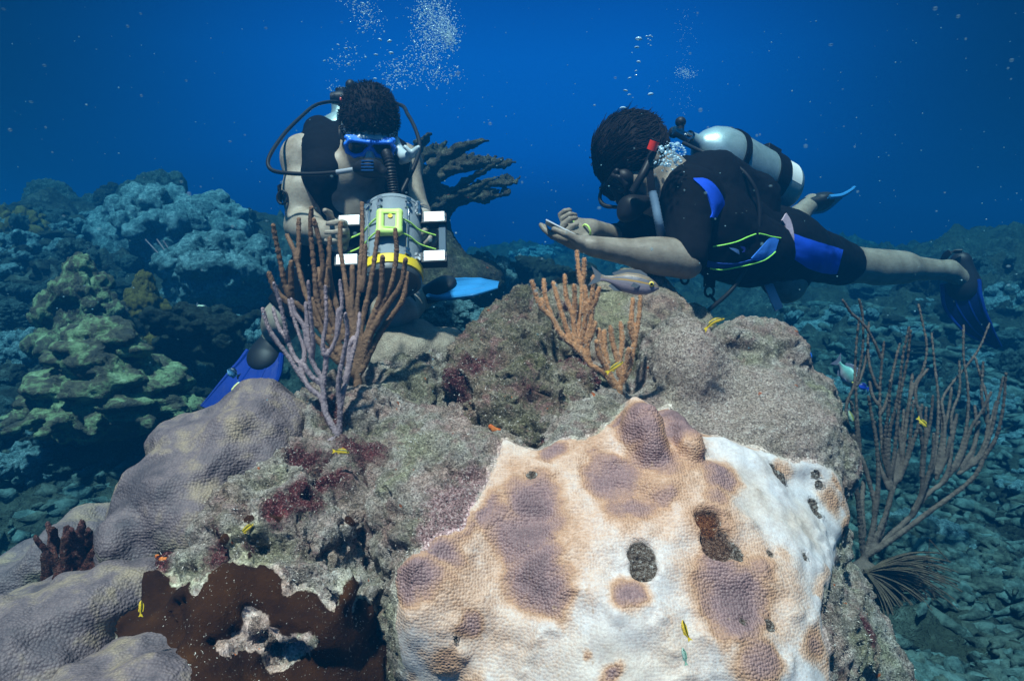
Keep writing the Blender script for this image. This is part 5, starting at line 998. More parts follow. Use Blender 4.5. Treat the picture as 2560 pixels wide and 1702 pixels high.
# hair: a full floating mop
ho_w, hv_, hq_, hn_ = hair_shell(HW, 1.0, .045, -.02, .004, .016, 'hair', dw, MW, 110)
rg = np.random.default_rng(77); mb = MB()
for i in rg.choice(len(hv_), 3600, replace=True):
    p = hv_[i]; d = hn_[i]
    if (p-HC2)@hf > .115: continue
    fl_ = V(.80, rg.normal()*.15, .42)+.35*np.array([math.sin(p[0]*60), math.cos(p[2]*55), math.sin(p[1]*50)]); tg = nrm(fl_-d*(fl_@d)); ln = rg.uniform(.02, .05); lf = abs(rg.normal())*.0035
    mb.tube([p-d*.002, p+tg*ln*.4+d*(lf*.7-.001), p+tg*ln*.75+d*(lf-.004), p+tg*ln+d*(lf*1.5-.010)+V(0, 0, lf)], [.0015, .0014, .0011, .0004], 4, caps=False)
mb.build('hair_strands', HAIR, ho_w)
# wetsuit
s = SDF(P(1500, 760, 2.3)-V(.1, .50, .05), P(2150, 330, 2.3)+V(.15, .50, .05), .0055)
s.ell(CH, (.188, .163, .118), TW, .05); s.ell(BE, (.178, .143, .108), TW, .06); s.ell(PE, (.138, .153, .113), TW, .06); s.cap(NB, .068, LS, .068, .05); s.cap(NB, .068, RS, .068, .05)
s.cap(LS, .068, LS+(LE-LS)*.93, .056, .03); s.cap(RS, .062, RE, .051, .03); s.cap(RE, .051, RE+(RW-RE)*.35, .042, .02)
s.cap(HLn, .098, HLn+(KL-HLn)*.93, .076, .04); s.cap(HRf, .098, HRf+(KR-HRf)*.85, .072, .04)
v, q, n = s.mesh(); v = v+n*(.006*fbm(v, 11, 3)+.0025*fbm(v, 40, 2))[:, None]; suit = mk('wetsuit', v, q, BLACK, dw); sb_ = tobvh(v, q)
def patch(bvh, rows, mat, name, parent, off=.004, nu=14, nv=10):
    """a panel lying on the garment: rows = pairs of outline points from one end to the other"""
    A = bez([V(*r[0], 0) for r in rows], nu); B = bez([V(*r[1], 0) for r in rows], nu); g = np.full((nu, nv, 3), np.nan); nn = np.zeros((nu, nv, 3))
    for i in range(nu):
        for j in range(nv):
            p = A[i]+(B[i]-A[i])*j/(nv-1); d = P(p[0], p[1], 1)-CAM; h = bvh.ray_cast(Vector(CAM), Vector(nrm(d)))
            if h[0] is not None: g[i, j] = np.array(h[0]); m = np.array(h[1]); nn[i, j] = m if m@d < 0 else -m
    mb = MB(); top = {}; fs = []
    for i in range(nu):
        for j in range(nv):
            if not np.isnan(g[i, j, 0]): top[(i, j)] = len(mb.v); mb.v += [tuple(g[i, j]+nn[i, j]*off), tuple(g[i, j]-nn[i, j]*.004)]
    for i in range(nu-1):
        for j in range(nv-1):
            ks = [(i, j), (i+1, j), (i+1, j+1), (i, j+1)]
            if all(k in top for k in ks) and max(np.linalg.norm(g[k]-g[ks[0]]) for k in ks) < .09:
                a = [top[k] for k in ks]; mb.f += [a, [x+1 for x in a][::-1]]
                for (k1, k2), out_ in (((ks[0], ks[1]), j == 0), ((ks[2], ks[3]), j == nv-2), ((ks[3], ks[0]), i == 0), ((ks[1], ks[2]), i == nu-2)):
                    if out_: mb.f.append([top[k1], top[k1]+1, top[k2]+1, top[k2]])
    mb.m = [0]*len(mb.f)
    return mb.build(name, mat, parent) if mb.f else None
def z2(*p): return [(1340+x/2.904, 260+y/2.904) for x, y in p]
patch(sb_, [(z2((1140, 545))[0], z2((1150, 560))[0]), (z2((1225, 545))[0], z2((1195, 600))[0]), (z2((1300, 600))[0], z2((1235, 650))[0]), (z2((1358, 700))[0], z2((1262, 730))[0]), (z2((1350, 780))[0], z2((1275, 790))[0]), (z2((1290, 830))[0], z2((1262, 825))[0])], BLUE, 'shoulder_panel', suit)
patch(sb_, [(z2((1835, 935))[0], z2((1820, 1085))[0]), (z2((1900, 955))[0], z2((1880, 1130))[0]), (z2((2030, 1000))[0], z2((1985, 1195))[0]), (z2((2150, 1035))[0], z2((2090, 1225))[0]), (z2((2222, 1060))[0], z2((2180, 1230))[0])], BLUE, 'thigh_panel', suit, nu=22, nv=16)
# buoyancy vest
s = SDF(P(1580, 760, 2.2)-V(.1, .40, .05), P(2050, 330, 2.2)+V(.1, .45, .05), .0055)
s.ell(CH-bz*.02, (.20, .185, .135), TW, .05); s.ell(BE-bz*.035, (.17, .185, .125), TW, .05); s.cap(Z2(1280, 930, 2.02), .055, Z2(1690, 1050, 2.14), .062, .04); s.cap(Z2(1300, 1110, 2.04), .06, Z2(1660, 1150, 2.16), .055, .04); s.ell(BE-bz*.09+bx*.02, (.12, .13, .07), TW, .04)
s.cap(NB+bz*.03, .06, CH+bz*.06, .09, .04); s.cap(CH+bz*.10, .07, BE+bz*.10, .07, .05)
s.cap(LS-bx*.03, .075, LE, .070, .012, True); s.cap(RS, .07, RE, .065, .012, True); s.cap(HW(0, -.04, -.05), .075, HW(0, .1, -.2), .08, .02, True)
v, q, n = s.mesh(); v = v+n*(.009*fbm(v, 9, 3)+.004*fbm(v, 30, 2))[:, None]; bc = mk('buoyancy_vest', v, q, BLACK, dw); bb_ = tobvh(v, q)
patch(bb_, [(z2((1560, 1118))[0], z2((1566, 1130))[0]), (z2((1650, 1020))[0], z2((1630, 1135))[0]), (z2((1700, 970))[0], z2((1690, 1100))[0]), (z2((1755, 985))[0], z2((1735, 1060))[0])], mat_cloth('mid_blue_panel', (0.05, 0.20, 0.70)), 'pocket_panel', bc)
patch(bb_, [(z2((1180, 1105))[0], z2((1180, 1140))[0]), (z2((1280, 1145))[0], z2((1275, 1185))[0]), (z2((1430, 1155))[0], z2((1430, 1178))[0]), (z2((1570, 1125))[0], z2((1570, 1140))[0])], mat_cloth('dark_blue_panel', (0.02, 0.06, 0.30)), 'lower_panel', bc)
def onz(b, pts, off=.004): return onto(b, z2(*pts), off)
for ln in (((1285, 1033), (1360, 1022), (1450, 1000), (1530, 965), (1588, 943)), ((1612, 942), (1660, 952), (1700, 966), (1768, 976)), ((1265, 1190), (1350, 1198), (1450, 1182), (1560, 1160), (1650, 1130), (1700, 1100), (1732, 1072))):
    t = onz(bb_, ln)
    if len(t) > 2: MB().tube(bez(t, 26), .0021, 7).build('piping', GREEN, bc)
patch(bb_, [(z2((1395, 1040))[0], z2((1405, 1052))[0]), (z2((1440, 1050))[0], z2((1440, 1075))[0]), (z2((1465, 1060))[0], z2((1470, 1092))[0])], mat_plain('pale_emblem', (0.10, 0.20, 0.42), .5), 'emblem', bc)
patch(bb_, [(z2((1480, 1030))[0], z2((1478, 1040))[0]), (z2((1512, 1040))[0], z2((1500, 1060))[0]), (z2((1508, 1075))[0], z2((1492, 1078))[0])], mat_plain('deep_blue_emblem', (0.02, 0.03, 0.20), .5), 'emblem', bc)
# webbing with clips below the vest
for (x, y, x2, y2) in ((1100, 1195, 1080, 1240), (1262, 1185, 1258, 1330)):
    MB().strip([Z2(x, y, 2.06), Z2((x+x2)/2, (y+y2)/2, 2.05), Z2(x2, y2, 2.05)], RT, .010 if x < 1200 else .016, .006).build('webbing', BLACK, bc)
    r1, r2 = (.0105, .013) if x < 1200 else (.0125, .015); cc = Z2(x2, y2+ (32 if x < 1200 else 30), 2.05)
    MB().tube([cc+RT*r1*math.cos(t_)+UP*r2*math.sin(t_) for t_ in np.linspace(0, 6.2832, 24)], .0036, 8, caps=False).build('clip_ring', RUB, bc)
# weight belt with hanging tail
t = onz(sb_, ((1772, 832), (1800, 880), (1818, 960), (1812, 1030), (1785, 1085), (1740, 1130)), .012)
belt = MB().strip(bez(t, 22), bx, .0165, .005).build('weight_belt', PALEB, dw) if len(t) > 2 else None
MB().strip(bez([Z2(1650, 1215, 2.2), Z2(1680, 1290, 2.17), Z2(1720, 1390, 2.16), Z2(1765, 1490, 2.16)], 14), RT*.9+FW*.4, .0175, .004).build('belt_tail', PALEB, belt or dw)
mb = MB().box(Z2(1790, 1120, 2.19), (bx, bz, bs), (.030, .030, .022)).build('lead_weight', RUB, belt or dw)
MB().box(Z2(1760, 770, 2.26), (bx, bz, bs), (.014, .007, .006)).build('buckle', WHITE, dw)
# cylinder
T0, T1 = Z2(1212, 300, 2.22), Z2(1800, 618, 2.40); ta = nrm(T1-T0); tl_ = np.linalg.norm(T1-T0); tr_ = .086
tank = MB().lathe(T0, ta, [(-.055, .020), (-.03, .022), (-.018, .032), (.0, .052), (.025, .071), (.055, .082), (.085, tr_), (tl_-.02, tr_), (tl_-.004, tr_*.95), (tl_+.012, tr_*.80), (tl_+.018, tr_*.5), (tl_+.018, 0)], 48).build('cylinder', TANK, dw)
tn = nrm(UP*.62-FW*.78); tn = nrm(tn-ta*(tn@ta)); tb = np.cross(ta, tn)
def TP(h, a, r=1.0): return T0+ta*h+(tn*math.cos(a)+tb*math.sin(a))*tr_*r
for h, wd in ((.105, .010), (.275, .024)):
    ring = [TP(h, a, 1.035) for a in np.linspace(0, 2*math.pi, 49)]; MB().strip(ring, ta, wd, .006).build('tank_strap', BLACK, tank)
up_a = math.atan2(UP@tb, UP@tn)
MB().box(TP(.275, up_a, 1.10), (ta, np.cross(ta, nrm(TP(.275, up_a)-T0-ta*.275)), nrm(TP(.275, up_a)-T0-ta*.275)), (.030, .026, .009)).build('strap_buckle', RUB, tank)
sg = 1 if (TP(.4, .5)-TP(.4, 0))@UP > 0 else -1
def tpatch(h0, h1, a0, a1, mat, name, r=1.008):
    mb = MB(); n_ = 12
    for i in range(n_+1):
        a = a0+(a1-a0)*i/n_
        for h in (h0, h1): mb.v += [tuple(TP(h, a, r)), tuple(TP(h, a, .99))]
    for i in range(n_): b4 = i*4; mb.f += [[b4, b4+4, b4+6, b4+2], [b4, b4+1, b4+5, b4+4], [b4+2, b4+6, b4+7, b4+3]]
    mb.f += [[0, 2, 3, 1], [n_*4, n_*4+1, n_*4+3, n_*4+2]]; mb.m = [0]*len(mb.f); return mb.build(name, mat, tank)
tpatch(tl_-.115, tl_-.02, -.75*sg, .22*sg, mat_plain('paper_label', (0.70, 0.73, 0.70), .7), 'label')
tpatch(tl_-.20, tl_-.145, .62*sg, .98*sg, mat_plain('sticker_white', (0.75, 0.72, 0.72), .5), 'sticker'); tpatch(tl_-.19, tl_-.15, .70*sg, .80*sg, REDP, 'sticker', 1.012); tpatch(tl_-.19, tl_-.15, .86*sg, .92*sg, REDP, 'sticker', 1.012)
INK = mat_plain('stamp_ink', (0.12, 0.13, 0.13), .7); rg = np.random.default_rng(5); mb = MB()
for row, h in enumerate((.075, .128, .142)):
    for j in range(9 if row else 6):
        a = sg*((.25 if row else .55)+.085*j*(1 if row else .7)); w_ = rg.uniform(.25, 1)
        mb.box(TP(h, a, 1.002), (ta, np.cross(ta, nrm(TP(h, a)-T0-ta*h)), nrm(TP(h, a)-T0-ta*h)), (.0038*w_+.001, .0016, .0008), bev=.05)
mb.build('stamp_marks', INK, tank)
# valve, first stage, hoses
K0 = Z2(1050, 132, 2.18); mb = MB(); mb.sphere(K0, .0165, 16, sq=(1, 1, .95)); mb.tube([K0-UP*.004, K0-UP*.022], .011, 12); kn = mb.build('valve_knob', RUB, tank)
MB().lathe(K0-UP*.028, UP, [(-.008, .0058), (.010, .0058)], 12).build('stem', WHITE, kn)
V0 = Z2(1075, 235, 2.18); mb = MB(); mb.tube([V0-ta*.045, V0+ta*.03], .014, 14); mb.tube([Z2(1050, 180, 2.18), Z2(1058, 235, 2.18)], .010, 12); mb.lathe(Z2(1125, 250, 2.18), -ta, [(0, .018), (.006, .020), (.012, .020), (.013, .010)], 18); mb.tube([Z2(1100, 215, 2.165), Z2(1128, 232, 2.165)], .006, 8); mb.build('valve', GUN, tank)
mb = MB(); mb.sphere(Z2(1000, 208, 2.17), .017, 14); mb.tube([Z2(1005, 210, 2.17), Z2(1050, 228, 2.17)], .011, 12); mb.build('first_stage', RUB, dw)
c, r_ = hose([Z2(985, 215, 2.2), Z2(900, 235, 2.28), Z2(700, 330, 2.32), Z2(560, 450, 2.24), Z2(510, 548, 2.14), Z2(478, 620, 2.09), Z2(464, 690, 2.06), Z2(500, 738, 2.04), Z2(590, 750, 2.02), Z2(640, 748, 2.0)], .0052, 60); bh = MB().tube(c, r_, 12).build('breathing_hose', RUB, dw)
MB().tube(c[-18:-10], .0062, 12).build('hose_sleeve', RUB, bh)
c, r_ = hose([Z2(1070, 285, 2.15), Z2(1200, 345, 2.09), Z2(1350, 405, 2.06), Z2(1480, 470, 2.04), Z2(1560, 560, 2.03), Z2(1610, 680, 2.03), Z2(1622, 860, 2.03), Z2(1580, 1080, 2.04), Z2(1490, 1250, 2.04), Z2(1400, 1370, 2.02), Z2(1280, 1475, 1.98), Z2(1180, 1560, 1.94)], .0058, 80); MB().tube(c, r_, 12).build('gauge_hose', RUB, dw)
c = bez([Z2(1262, 1385, 2.05), Z2(1300, 1430, 2.03), Z2(1320, 1450, 2.01)], 8); MB().tube(c, .004, 8).build('lanyard', RUB, dw)
MRw = Z2(680, 748, 1.985); Mx = np.array([nrm(hr_), hf, hu])
s = SDF(MRw-.11, MRw+.11, .003); s.ell(MRw, (.040, .030, .032), Mx, .01); s.cap(MRw, .024, HW(0, .088, -.078), .018, .012); s.cap(MRw+V(.01, 0, .0), .025, Z2(800, 700, 2.02), .022, .02); s.ell(MRw+V(-.012, -.01, -.02), .022, None, .02); v, q, n = s.mesh(); rgw = mk('regulator', v, q, RUB, dw)
# mask: black all over
mk_mask(HW, RUB, RUB, dw, .98)
# hose along the cheek: black at the top, grey blue below
c = bez([Z2(825, 470, 1.93), Z2(832, 560, 1.915), Z2(842, 650, 1.91)], 12); sp = MB().strip(c, RT*.95+FW*-.3, .0095, .008).build('shoulder_strap', BLACK, dw)
c = bez([Z2(845, 640, 1.91), Z2(868, 740, 1.905), Z2(885, 830, 1.90), Z2(900, 900, 1.91), Z2(915, 990, 1.95)], 30); MB().tube(c, .0115*(1+.06*np.cos(np.arange(30)*math.pi)), 14).build('inflator_hose', mat_plain('blue_grey_hose', (0.13, 0.20, 0.28), .4), dw)
MB().strip(bez([Z2(1005, 470, 1.98), Z2(1008, 560, 1.96), Z2(1010, 690, 1.95)], 10), RT, .004, .003).build('seam_cord', mat_plain('grey_cord', (0.12, 0.15, 0.18)), dw)
# snorkel with red end
sn = MB().tube(bez([Z2(860, 330, 1.93), Z2(820, 420, 1.93), Z2(770, 520, 1.92), Z2(700, 640, 1.93)], 14), .0105, 14).build('snorkel', RUB, dw)
MB().lathe(Z2(838, 335, 1.905), nrm(Z2(866, 260, 1.895)-Z2(838, 335, 1.905)), [(0, .0105), (.0, .0125), (.024, .0125), (.024, .0105)], 18).build('red_band', REDP, sn)
MB().lathe(Z2(855, 290, 1.90), nrm(Z2(866, 260, 1.893)-Z2(838, 335, 1.905)), [(0, .0105), (.012, .0118), (.013, .009), (.006, .0085), (.006, 0)], 18).build('tube_end', RUB, sn)
# fins
fin(dw, P(2402, 655, 2.70), P(2412, 715, 2.70), [P(2400, 705, 2.70), P(2408, 760, 2.70), P(2445, 820, 2.71), P(2496, 868, 2.74)], [.058, .060, .044, .010], nrm(RT*.72+UP*.15-FW*.62), FINNAVY, RUB, [P(2355, 655, 2.72), P(2372, 632, 2.68), P(2405, 628, 2.66)], FINBLUE)
fin(dw, P(2018, 512, 2.66), P(2050, 505, 2.68), [P(2040, 508, 2.67), P(2070, 508, 2.70), P(2095, 500, 2.72), P(2116, 484, 2.74)], [.06, .085, .09, .03], nrm(FW*.95-UP*.12+RT*.1), FINPALE, RUB)
# what he holds
SLc = P(1400, 573, 1.93); sa = nrm(P(1433, 590, 1.93)-P(1370, 558, 1.93)); sb2 = nrm(FW*.98+UP*.10); sb2 = nrm(sb2-sa*(sb2@sa)); sc_ = np.cross(sa, sb2)
sl = MB().box(SLc, (sa, sb2, sc_), (.042, .075, .0016), bev=.05); tag(sl.build('writing_slate', SLATEW, None), 'thin white writing slate held edge on by the prone diver', 'slate')
pn = empty('pencil', P(1440, 575, 1.95), 'yellow pencil with looped lime cord in the prone diver\'s far hand', 'pencil')
MB().tube([P(1424, 583, 1.95), P(1429, 568, 1.955), P(1437, 540, 1.97)], [.0022, .0036, .0036], 7).build('shaft', LIME, pn)
MB().tube(bez([P(1456, 568, 1.96), P(1462, 562, 1.95), P(1470, 566, 1.945), P(1475, 576, 1.945), P(1476, 586, 1.95)], 16), .003, 8).build('cord', LIME, pn)
# ------------------------------------------------------------------ fish
def fish_mat(name, top, mid, low, stripe=None, rough=.4):
    m = NT(name, rough, .4); h = m.attr('h')
    st = [(.0, low), (.38, low), (.52, mid), (.78, top)]; c = m.ramp(h, st)
    if stripe:
        for a, b, cc in stripe: c = m.mix(m.math('MULTIPLY', m.rng(h, a-.02, a+.01), m.rng(h, b+.02, b-.01), clamp=True), c, cc)
    m.base(c); m.bump(m.vor(500), .0008, .4); return m.m
EYE = mat_plain('fish_eye', (0.005, 0.005, 0.005), .1, .6); EYER = mat_plain('fish_eye_ring', (0.80, 0.66, 0.12), .3)
def fish(name, label, cat, tail, nose, dt, dn, ht, wd, mat, finmat, prof=None, fork=.5, bend=0, finh=.35, group=None, roll=0, eye=.04):
    a, b = P(tail[0], tail[1], dt), P(nose[0], nose[1], dn); L_ = np.linalg.norm(b-a); f = nrm(b-a); u = nrm(UP-f*(UP@f)) if abs(f@UP) < .8 else nrm(RT-f*(RT@f)); u = u if u@UP > -.2 else -u
    r = np.cross(f, u); u, r = u*math.cos(roll)+r*math.sin(roll), r*math.cos(roll)-u*math.sin(roll)
    root = empty(name, (a+b)/2, label, cat, group); prof = prof or [(0, .16), (.08, .13), (.2, .2), (.42, .46), (.62, .5), (.8, .42), (.92, .24), (1, .05)]
    n = 26; m = 16; v = []; hh = []; T = np.linspace(0.14, 1, n); pt, pr = zip(*prof)
    def ctr(t): return a+f*L_*t+u*bend*L_*math.sin(math.pi*t)
    for t in T:
        q_ = (t-.14)/.86; rr_ = np.interp(q_, pt, pr)
        for j in range(m):
            an = 2*math.pi*j/m; v.append(ctr(t)+u*math.cos(an)*rr_*ht+r*math.sin(an)*rr_*wd*(1 if q_ > .3 else .5+1.6*q_)); hh.append(.5+.5*math.cos(an))
    fs = [[i*m+j, i*m+(j+1) % m, (i+1)*m+(j+1) % m, (i+1)*m+j] for i in range(n-1) for j in range(m)]; fs += [list(range(m))[::-1], [(n-1)*m+j for j in range(m)]]
    bo = mk('body', v, fs, mat, root, True, dict(h=hh)); bm = bmesh.new(); bm.from_mesh(bo.data); bmesh.ops.recalc_face_normals(bm, faces=bm.faces[:]); bm.to_mesh(bo.data); bm.free()
    def sheet(pts, nm):
        mb = MB(); k = len(pts); th = r*.0006*max(1, L_*8); mb.v = [tuple(p+th) for p in pts]+[tuple(p-th) for p in pts]; mb.f = [list(range(k)), list(range(k, 2*k))[::-1]]+[[i, (i+1) % k, k+(i+1) % k, k+i] for i in range(k)]; mb.m = [0]*len(mb.f); return mb.build(nm, finmat, root, smooth=False)
    tp = ctr(.15); s_ = np.interp(0, pt, pr)*ht
    sheet([tp+u*s_, a+u*ht*.48-f*L_*.03, a+f*L_*fork*.12, a-u*ht*.48-f*L_*.03, tp-u*s_], 'tail_fin')
    D_ = [ctr(.14+.86*t)+u*np.interp(t, pt, pr)*ht*.96 for t in (.22, .35, .5, .65, .78)]; sheet(D_+[D_[4]+u*ht*finh*.3-f*L_*.02, D_[3]+u*ht*finh*.55-f*L_*.02, D_[2]+u*ht*finh*.5-f*L_*.03, D_[1]+u*ht*finh*.4-f*L_*.04, D_[0]+u*ht*finh*.25-f*L_*.04], 'dorsal_fin')
    A_ = [ctr(.14+.86*t)-u*np.interp(t, pt, pr)*ht*.96 for t in (.2, .3, .42)]; sheet([A_[0], A_[1], A_[2], A_[1]-u*ht*finh*.5-f*L_*.03, A_[0]-u*ht*finh*.3-f*L_*.04], 'anal_fin')
    for e_ in (-1, 1):
        pc = ctr(.14+.86*.86)+u*ht*.10+r*e_*wd*np.interp(.86, pt, pr)*.93
        if L_ > .06:
            eo = MB().sphere(pc, L_*eye, 12, sq=(1, 1, 1)).build('eye', EYER, root); MB().sphere(pc+r*e_*L_*eye*.55-f*0, L_*eye*.62, 10).build('pupil', EYE, eo)
            q0 = ctr(.14+.86*.68)-u*ht*.06+r*e_*wd*.46; mb = MB(); pts = [q0, q0-f*L_*.10+r*e_*.006+u*ht*.08, q0-f*L_*.13+r*e_*.008-u*ht*.12, q0-f*L_*.05+r*e_*.004-u*ht*.16]; mb.v = [tuple(p) for p in pts]+[tuple(p+r*e_*.0008) for p in pts]; mb.f = [[0, 1, 2, 3], [7, 6, 5, 4]]+[[i, (i+1) % 4, 4+(i+1) % 4, 4+i] for i in range(4)]; mb.m = [0]*6; mb.build('pectoral_fin', finmat, root, False)
        else: MB().sphere(pc, L_*.03, 8).build('eye', EYE, root)
    return root
GRUNT = fish_mat('silver_grunt', (0.10, 0.105, 0.12), (0.20, 0.19, 0.21), (0.25, 0.215, 0.25), [(.575, .63, (0.38, 0.22, 0.02)), (.83, .86, (0.30, 0.18, 0.04)), (.70, .72, (0.13, 0.13, 0.14)), (.40, .42, (0.17, 0.16, 0.18)), (.93, .95, (0.3, 0.19, 0.05))])
GFIN = mat_plain('grey_fin', (0.10, 0.12, 0.14), .5)
fish('grunt_fish', 'silvery striped grunt with yellow ringed eye hovering beside the tan sea rod', 'fish', (1478, 690), (1648, 720), 1.42, 1.40, .042, .024, GRUNT, GFIN, bend=.0)
WR = fish_mat('yellow_wrasse', (0.10, 0.09, 0.005), (0.88, 0.60, 0.01), (0.78, 0.52, 0.06), [(.60, .70, (0.05, 0.05, 0.01))]); WFIN = mat_plain('yellow_fin', (0.80, 0.55, 0.03), .5)
WP = [(0, .2), (.15, .3), (.4, .48), (.65, .5), (.85, .38), (1, .06)]
for (x0, y0, x1, y1, d, bd, lab) in ((1762, 826, 1812, 796, 1.42, .12, 'curved yellow wrasse over the round top of the grey rock'), (1516, 932, 1558, 904, 1.42, 0, 'yellow wrasse at the foot of the tan sea rod'), (832, 1128, 874, 1131, 1.30, .04, 'yellow wrasse lying level below the foot of the pale sea rod'),
    (598, 1338, 634, 1308, 1.16, 0, 'yellow wrasse tilted over the grey patch between purple sheet and brown mat'), (352, 1540, 353, 1500, 1.02, 0, 'yellow wrasse pointing straight up at the left end of the brown mat'), (1726, 1600, 1706, 1548, .93, -.08, 'yellow wrasse nose up against the bleached coral'), (2294, 1044, 2318, 1068, 1.68, 0, 'yellow wrasse among the stems of the spindly grey sea rod')):
    fish('wrasse', lab, 'fish', (x0, y0), (x1, y1), d, d, S(12, d), S(7, d), WR, WFIN, WP, .2, bd, .3, 'small yellow wrasses')
TW_ = fish_mat('teal_wrasse', (0.16, 0.30, 0.22), (0.32, 0.50, 0.38), (0.40, 0.55, 0.44))
fish('wrasse', 'faint green wrasse below the nose up yellow one on the bleached coral', 'fish', (1716, 1662), (1706, 1618), .91, .91, .0055, .0032, TW_, mat_plain('green_fin', (0.3, 0.5, 0.36)), WP, .2, 0, .3)
fish('wrasse', 'dull olive wrasse left of the spindly grey sea rod beside the boulder', 'fish', (2120, 1022), (2134, 1056), 1.8, 1.8, .012, .007, fish_mat('olive_wrasse', (0.16, 0.16, 0.03), (0.30, 0.34, 0.12), (0.30, 0.42, 0.30)), GFIN, WP, .2, 0, .3)
DISC = [(0, .14), (.1, .16), (.25, .40), (.5, .54), (.72, .50), (.88, .28), (1, .04)]
fish('butterflyfish', 'pale blue and yellow disc shaped fish before the kneeling diver\'s lower fin', 'fish', (612, 1012), (596, 955), 1.72, 1.70, .040, .012, fish_mat('pale_disc', (0.45, 0.72, 0.72), (0.60, 0.80, 0.72), (0.78, 0.76, 0.30)), mat_plain('disc_fin', (0.7, 0.72, 0.32)), DISC, .2, 0, .2, roll=.2)
fish('damselfish', 'small blue round fish with black and white bars beside the blue fin', 'fish', (598, 942), (568, 924), 2.0, 2.0, .026, .012, fish_mat('blue_disc', (0.02, 0.05, 0.10), (0.10, 0.32, 0.60), (0.30, 0.6, 0.8)), mat_plain('dark_fin', (0.01, 0.012, 0.02)), DISC, .2, 0, .2, roll=-.3)
fish('parrotfish', 'pale lilac parrotfish turning down behind the left stems of the grey sea rod', 'fish', (2090, 898), (2142, 966), 2.35, 2.30, .066, .034, fish_mat('lilac_parrot', (0.18, 0.42, 0.38), (0.44, 0.44, 0.46), (0.55, 0.47, 0.55)), mat_plain('lilac_fin', (0.50, 0.46, 0.62)), None, .2, 0, .5, roll=.4)
fish('damselfish', 'bright blue fish with dark stripes at the shoulder of the grey rock', 'fish', (2000, 862), (2020, 912), 1.95, 1.95, .032, .014, fish_mat('blue_striped', (0.005, 0.01, 0.02), (0.02, 0.12, 0.55), (0.05, 0.28, 0.8)), mat_plain('blue_fin', (0.02, 0.14, 0.6)), DISC, .2, 0, .2)
fish('damselfish', 'deep blue fish showing between the left stems of the grey sea rod', 'fish', (2172, 972), (2146, 962), 2.3, 2.3, .02, .01, fish_mat('deep_blue', (0.005, 0.01, 0.1), (0.01, 0.03, 0.35), (0.02, 0.06, 0.5)), mat_plain('deep_blue_fin', (0.01, 0.03, 0.35)), DISC, .2, 0, .2)
fish('wrasse', 'yellow backed fish touching the right edge of the grey rock top', 'fish', (1976, 848), (1994, 872), 1.9, 1.9, .014, .008, WR, WFIN, WP, .2, 0, .3)
fish('wrasse', 'pale slender fish in the dark hollow on the left slope', 'fish', (490, 762), (520, 778), 2.9, 2.9, .026, .014, fish_mat('pale_fish', (0.4, 0.5, 0.35), (0.75, 0.8, 0.6), (0.8, 0.8, 0.7)), GFIN, WP, .2, 0, .3)
# ------------------------------------------------------------------ bubbles
def mat_bubble():
    m = NT('bubble_skin', .08, 1.0); m.base((0.62, 0.88, 0.97)); m.b.inputs['Metallic'].default_value = .25
    lw = m.n('LayerWeight', {'Blend': .55}).outputs['Facing']; m.t.links.new(m.rng(lw, .2, .8, .35, .95), m.b.inputs['Alpha']); return m.m
BUB = mat_bubble(); FOAM = mat_plain('foam', (0.55, 0.82, 0.95), .12, .9)
FOAM.node_tree.nodes['Principled BSDF'].inputs['Alpha'].default_value = .6
def cap_bubble(c, r, flat, rg):
    """a rising bubble: domed above, flattened and dimpled below"""
    bm = bmesh.new(); bmesh.ops.create_icosphere(bm, subdivisions=3, radius=1); a = np.array([v_.co[:] for v_ in bm.verts]); f = np.array([[x.index for x in q_.verts] for q_ in bm.faces]); bm.free()
    z = a[:, 2]; a = a*(1+.16*fbm(a, 1.4, 2, off=rg.uniform(0, 50)))[:, None]; a[:, 2] = np.where(z > 0, z*flat, z*flat*.35+.12*np.exp(-(a[:, 0]**2+a[:, 1]**2)*3)); t_ = rg.normal()*.22; c_, s_ = math.cos(t_), math.sin(t_)
    a = a@np.array([[c_, 0, s_], [0, 1, 0], [-s_, 0, c_]]).T; return a*r+c, f
rg = np.random.default_rng(55)
def zb(x, y): return 780+x/5.128, y/5.128
for (x, y, w_) in ((870, 515, 50), (995, 535, 58), (335, 580, 40), (440, 625, 40), (492, 622, 22), (820, 708, 50), (1015, 685, 60), (470, 825, 45), (1085, 975, 32), (540, 900, 14), (1240, 595, 20), (1185, 648, 20), (1285, 720, 20), (810, 1015, 45), (160, 785, 34), (1530, 822, 20), (780, 222, 16), (605, 375, 34), (1275, 305, 30), (1455, 770, 24), (880, 620, 14), (1120, 730, 18), (640, 90, 22), (525, 65, 26), (560, 15, 26)):
    px, py = zb(x, y); d = rg.uniform(1.9, 2.35); v, f = cap_bubble(P(px, py, d), S(w_/5.128/1.9, d), rg.uniform(.4, .75), rg)
    tag(mk('air_bubble', v, f, BUB), 'silvery air bubble rising from the kneeling diver', 'bubble', 'bubbles rising above the kneeling diver')
for (x, y, w_) in ((365, 122, 50), (352, 186, 36), (365, 300, 30), (345, 370, 18), (345, 406, 20), (295, 426, 28), (262, 525, 34), (292, 557, 26), (240, 662, 44), (258, 660, 26), (172, 728, 44), (430, 100, 22), (455, 97, 22), (470, 103, 16), (440, 120, 14), (458, 132, 14), (460, 172, 14), (442, 158, 12), (313, 228, 12), (320, 580, 14), (460, 555, 44)):
    px, py = 1480+x/3.136, 60+y/3.136; d = rg.uniform(1.95, 2.15); v, f = cap_bubble(P(px, py, d), S(w_/3.136/1.9, d), rg.uniform(.4, .8), rg)
    tag(mk('air_bubble', v, f, BUB), 'bright air bubble in the thin trail above the prone diver', 'bubble', 'bubbles in the trail above the prone diver')
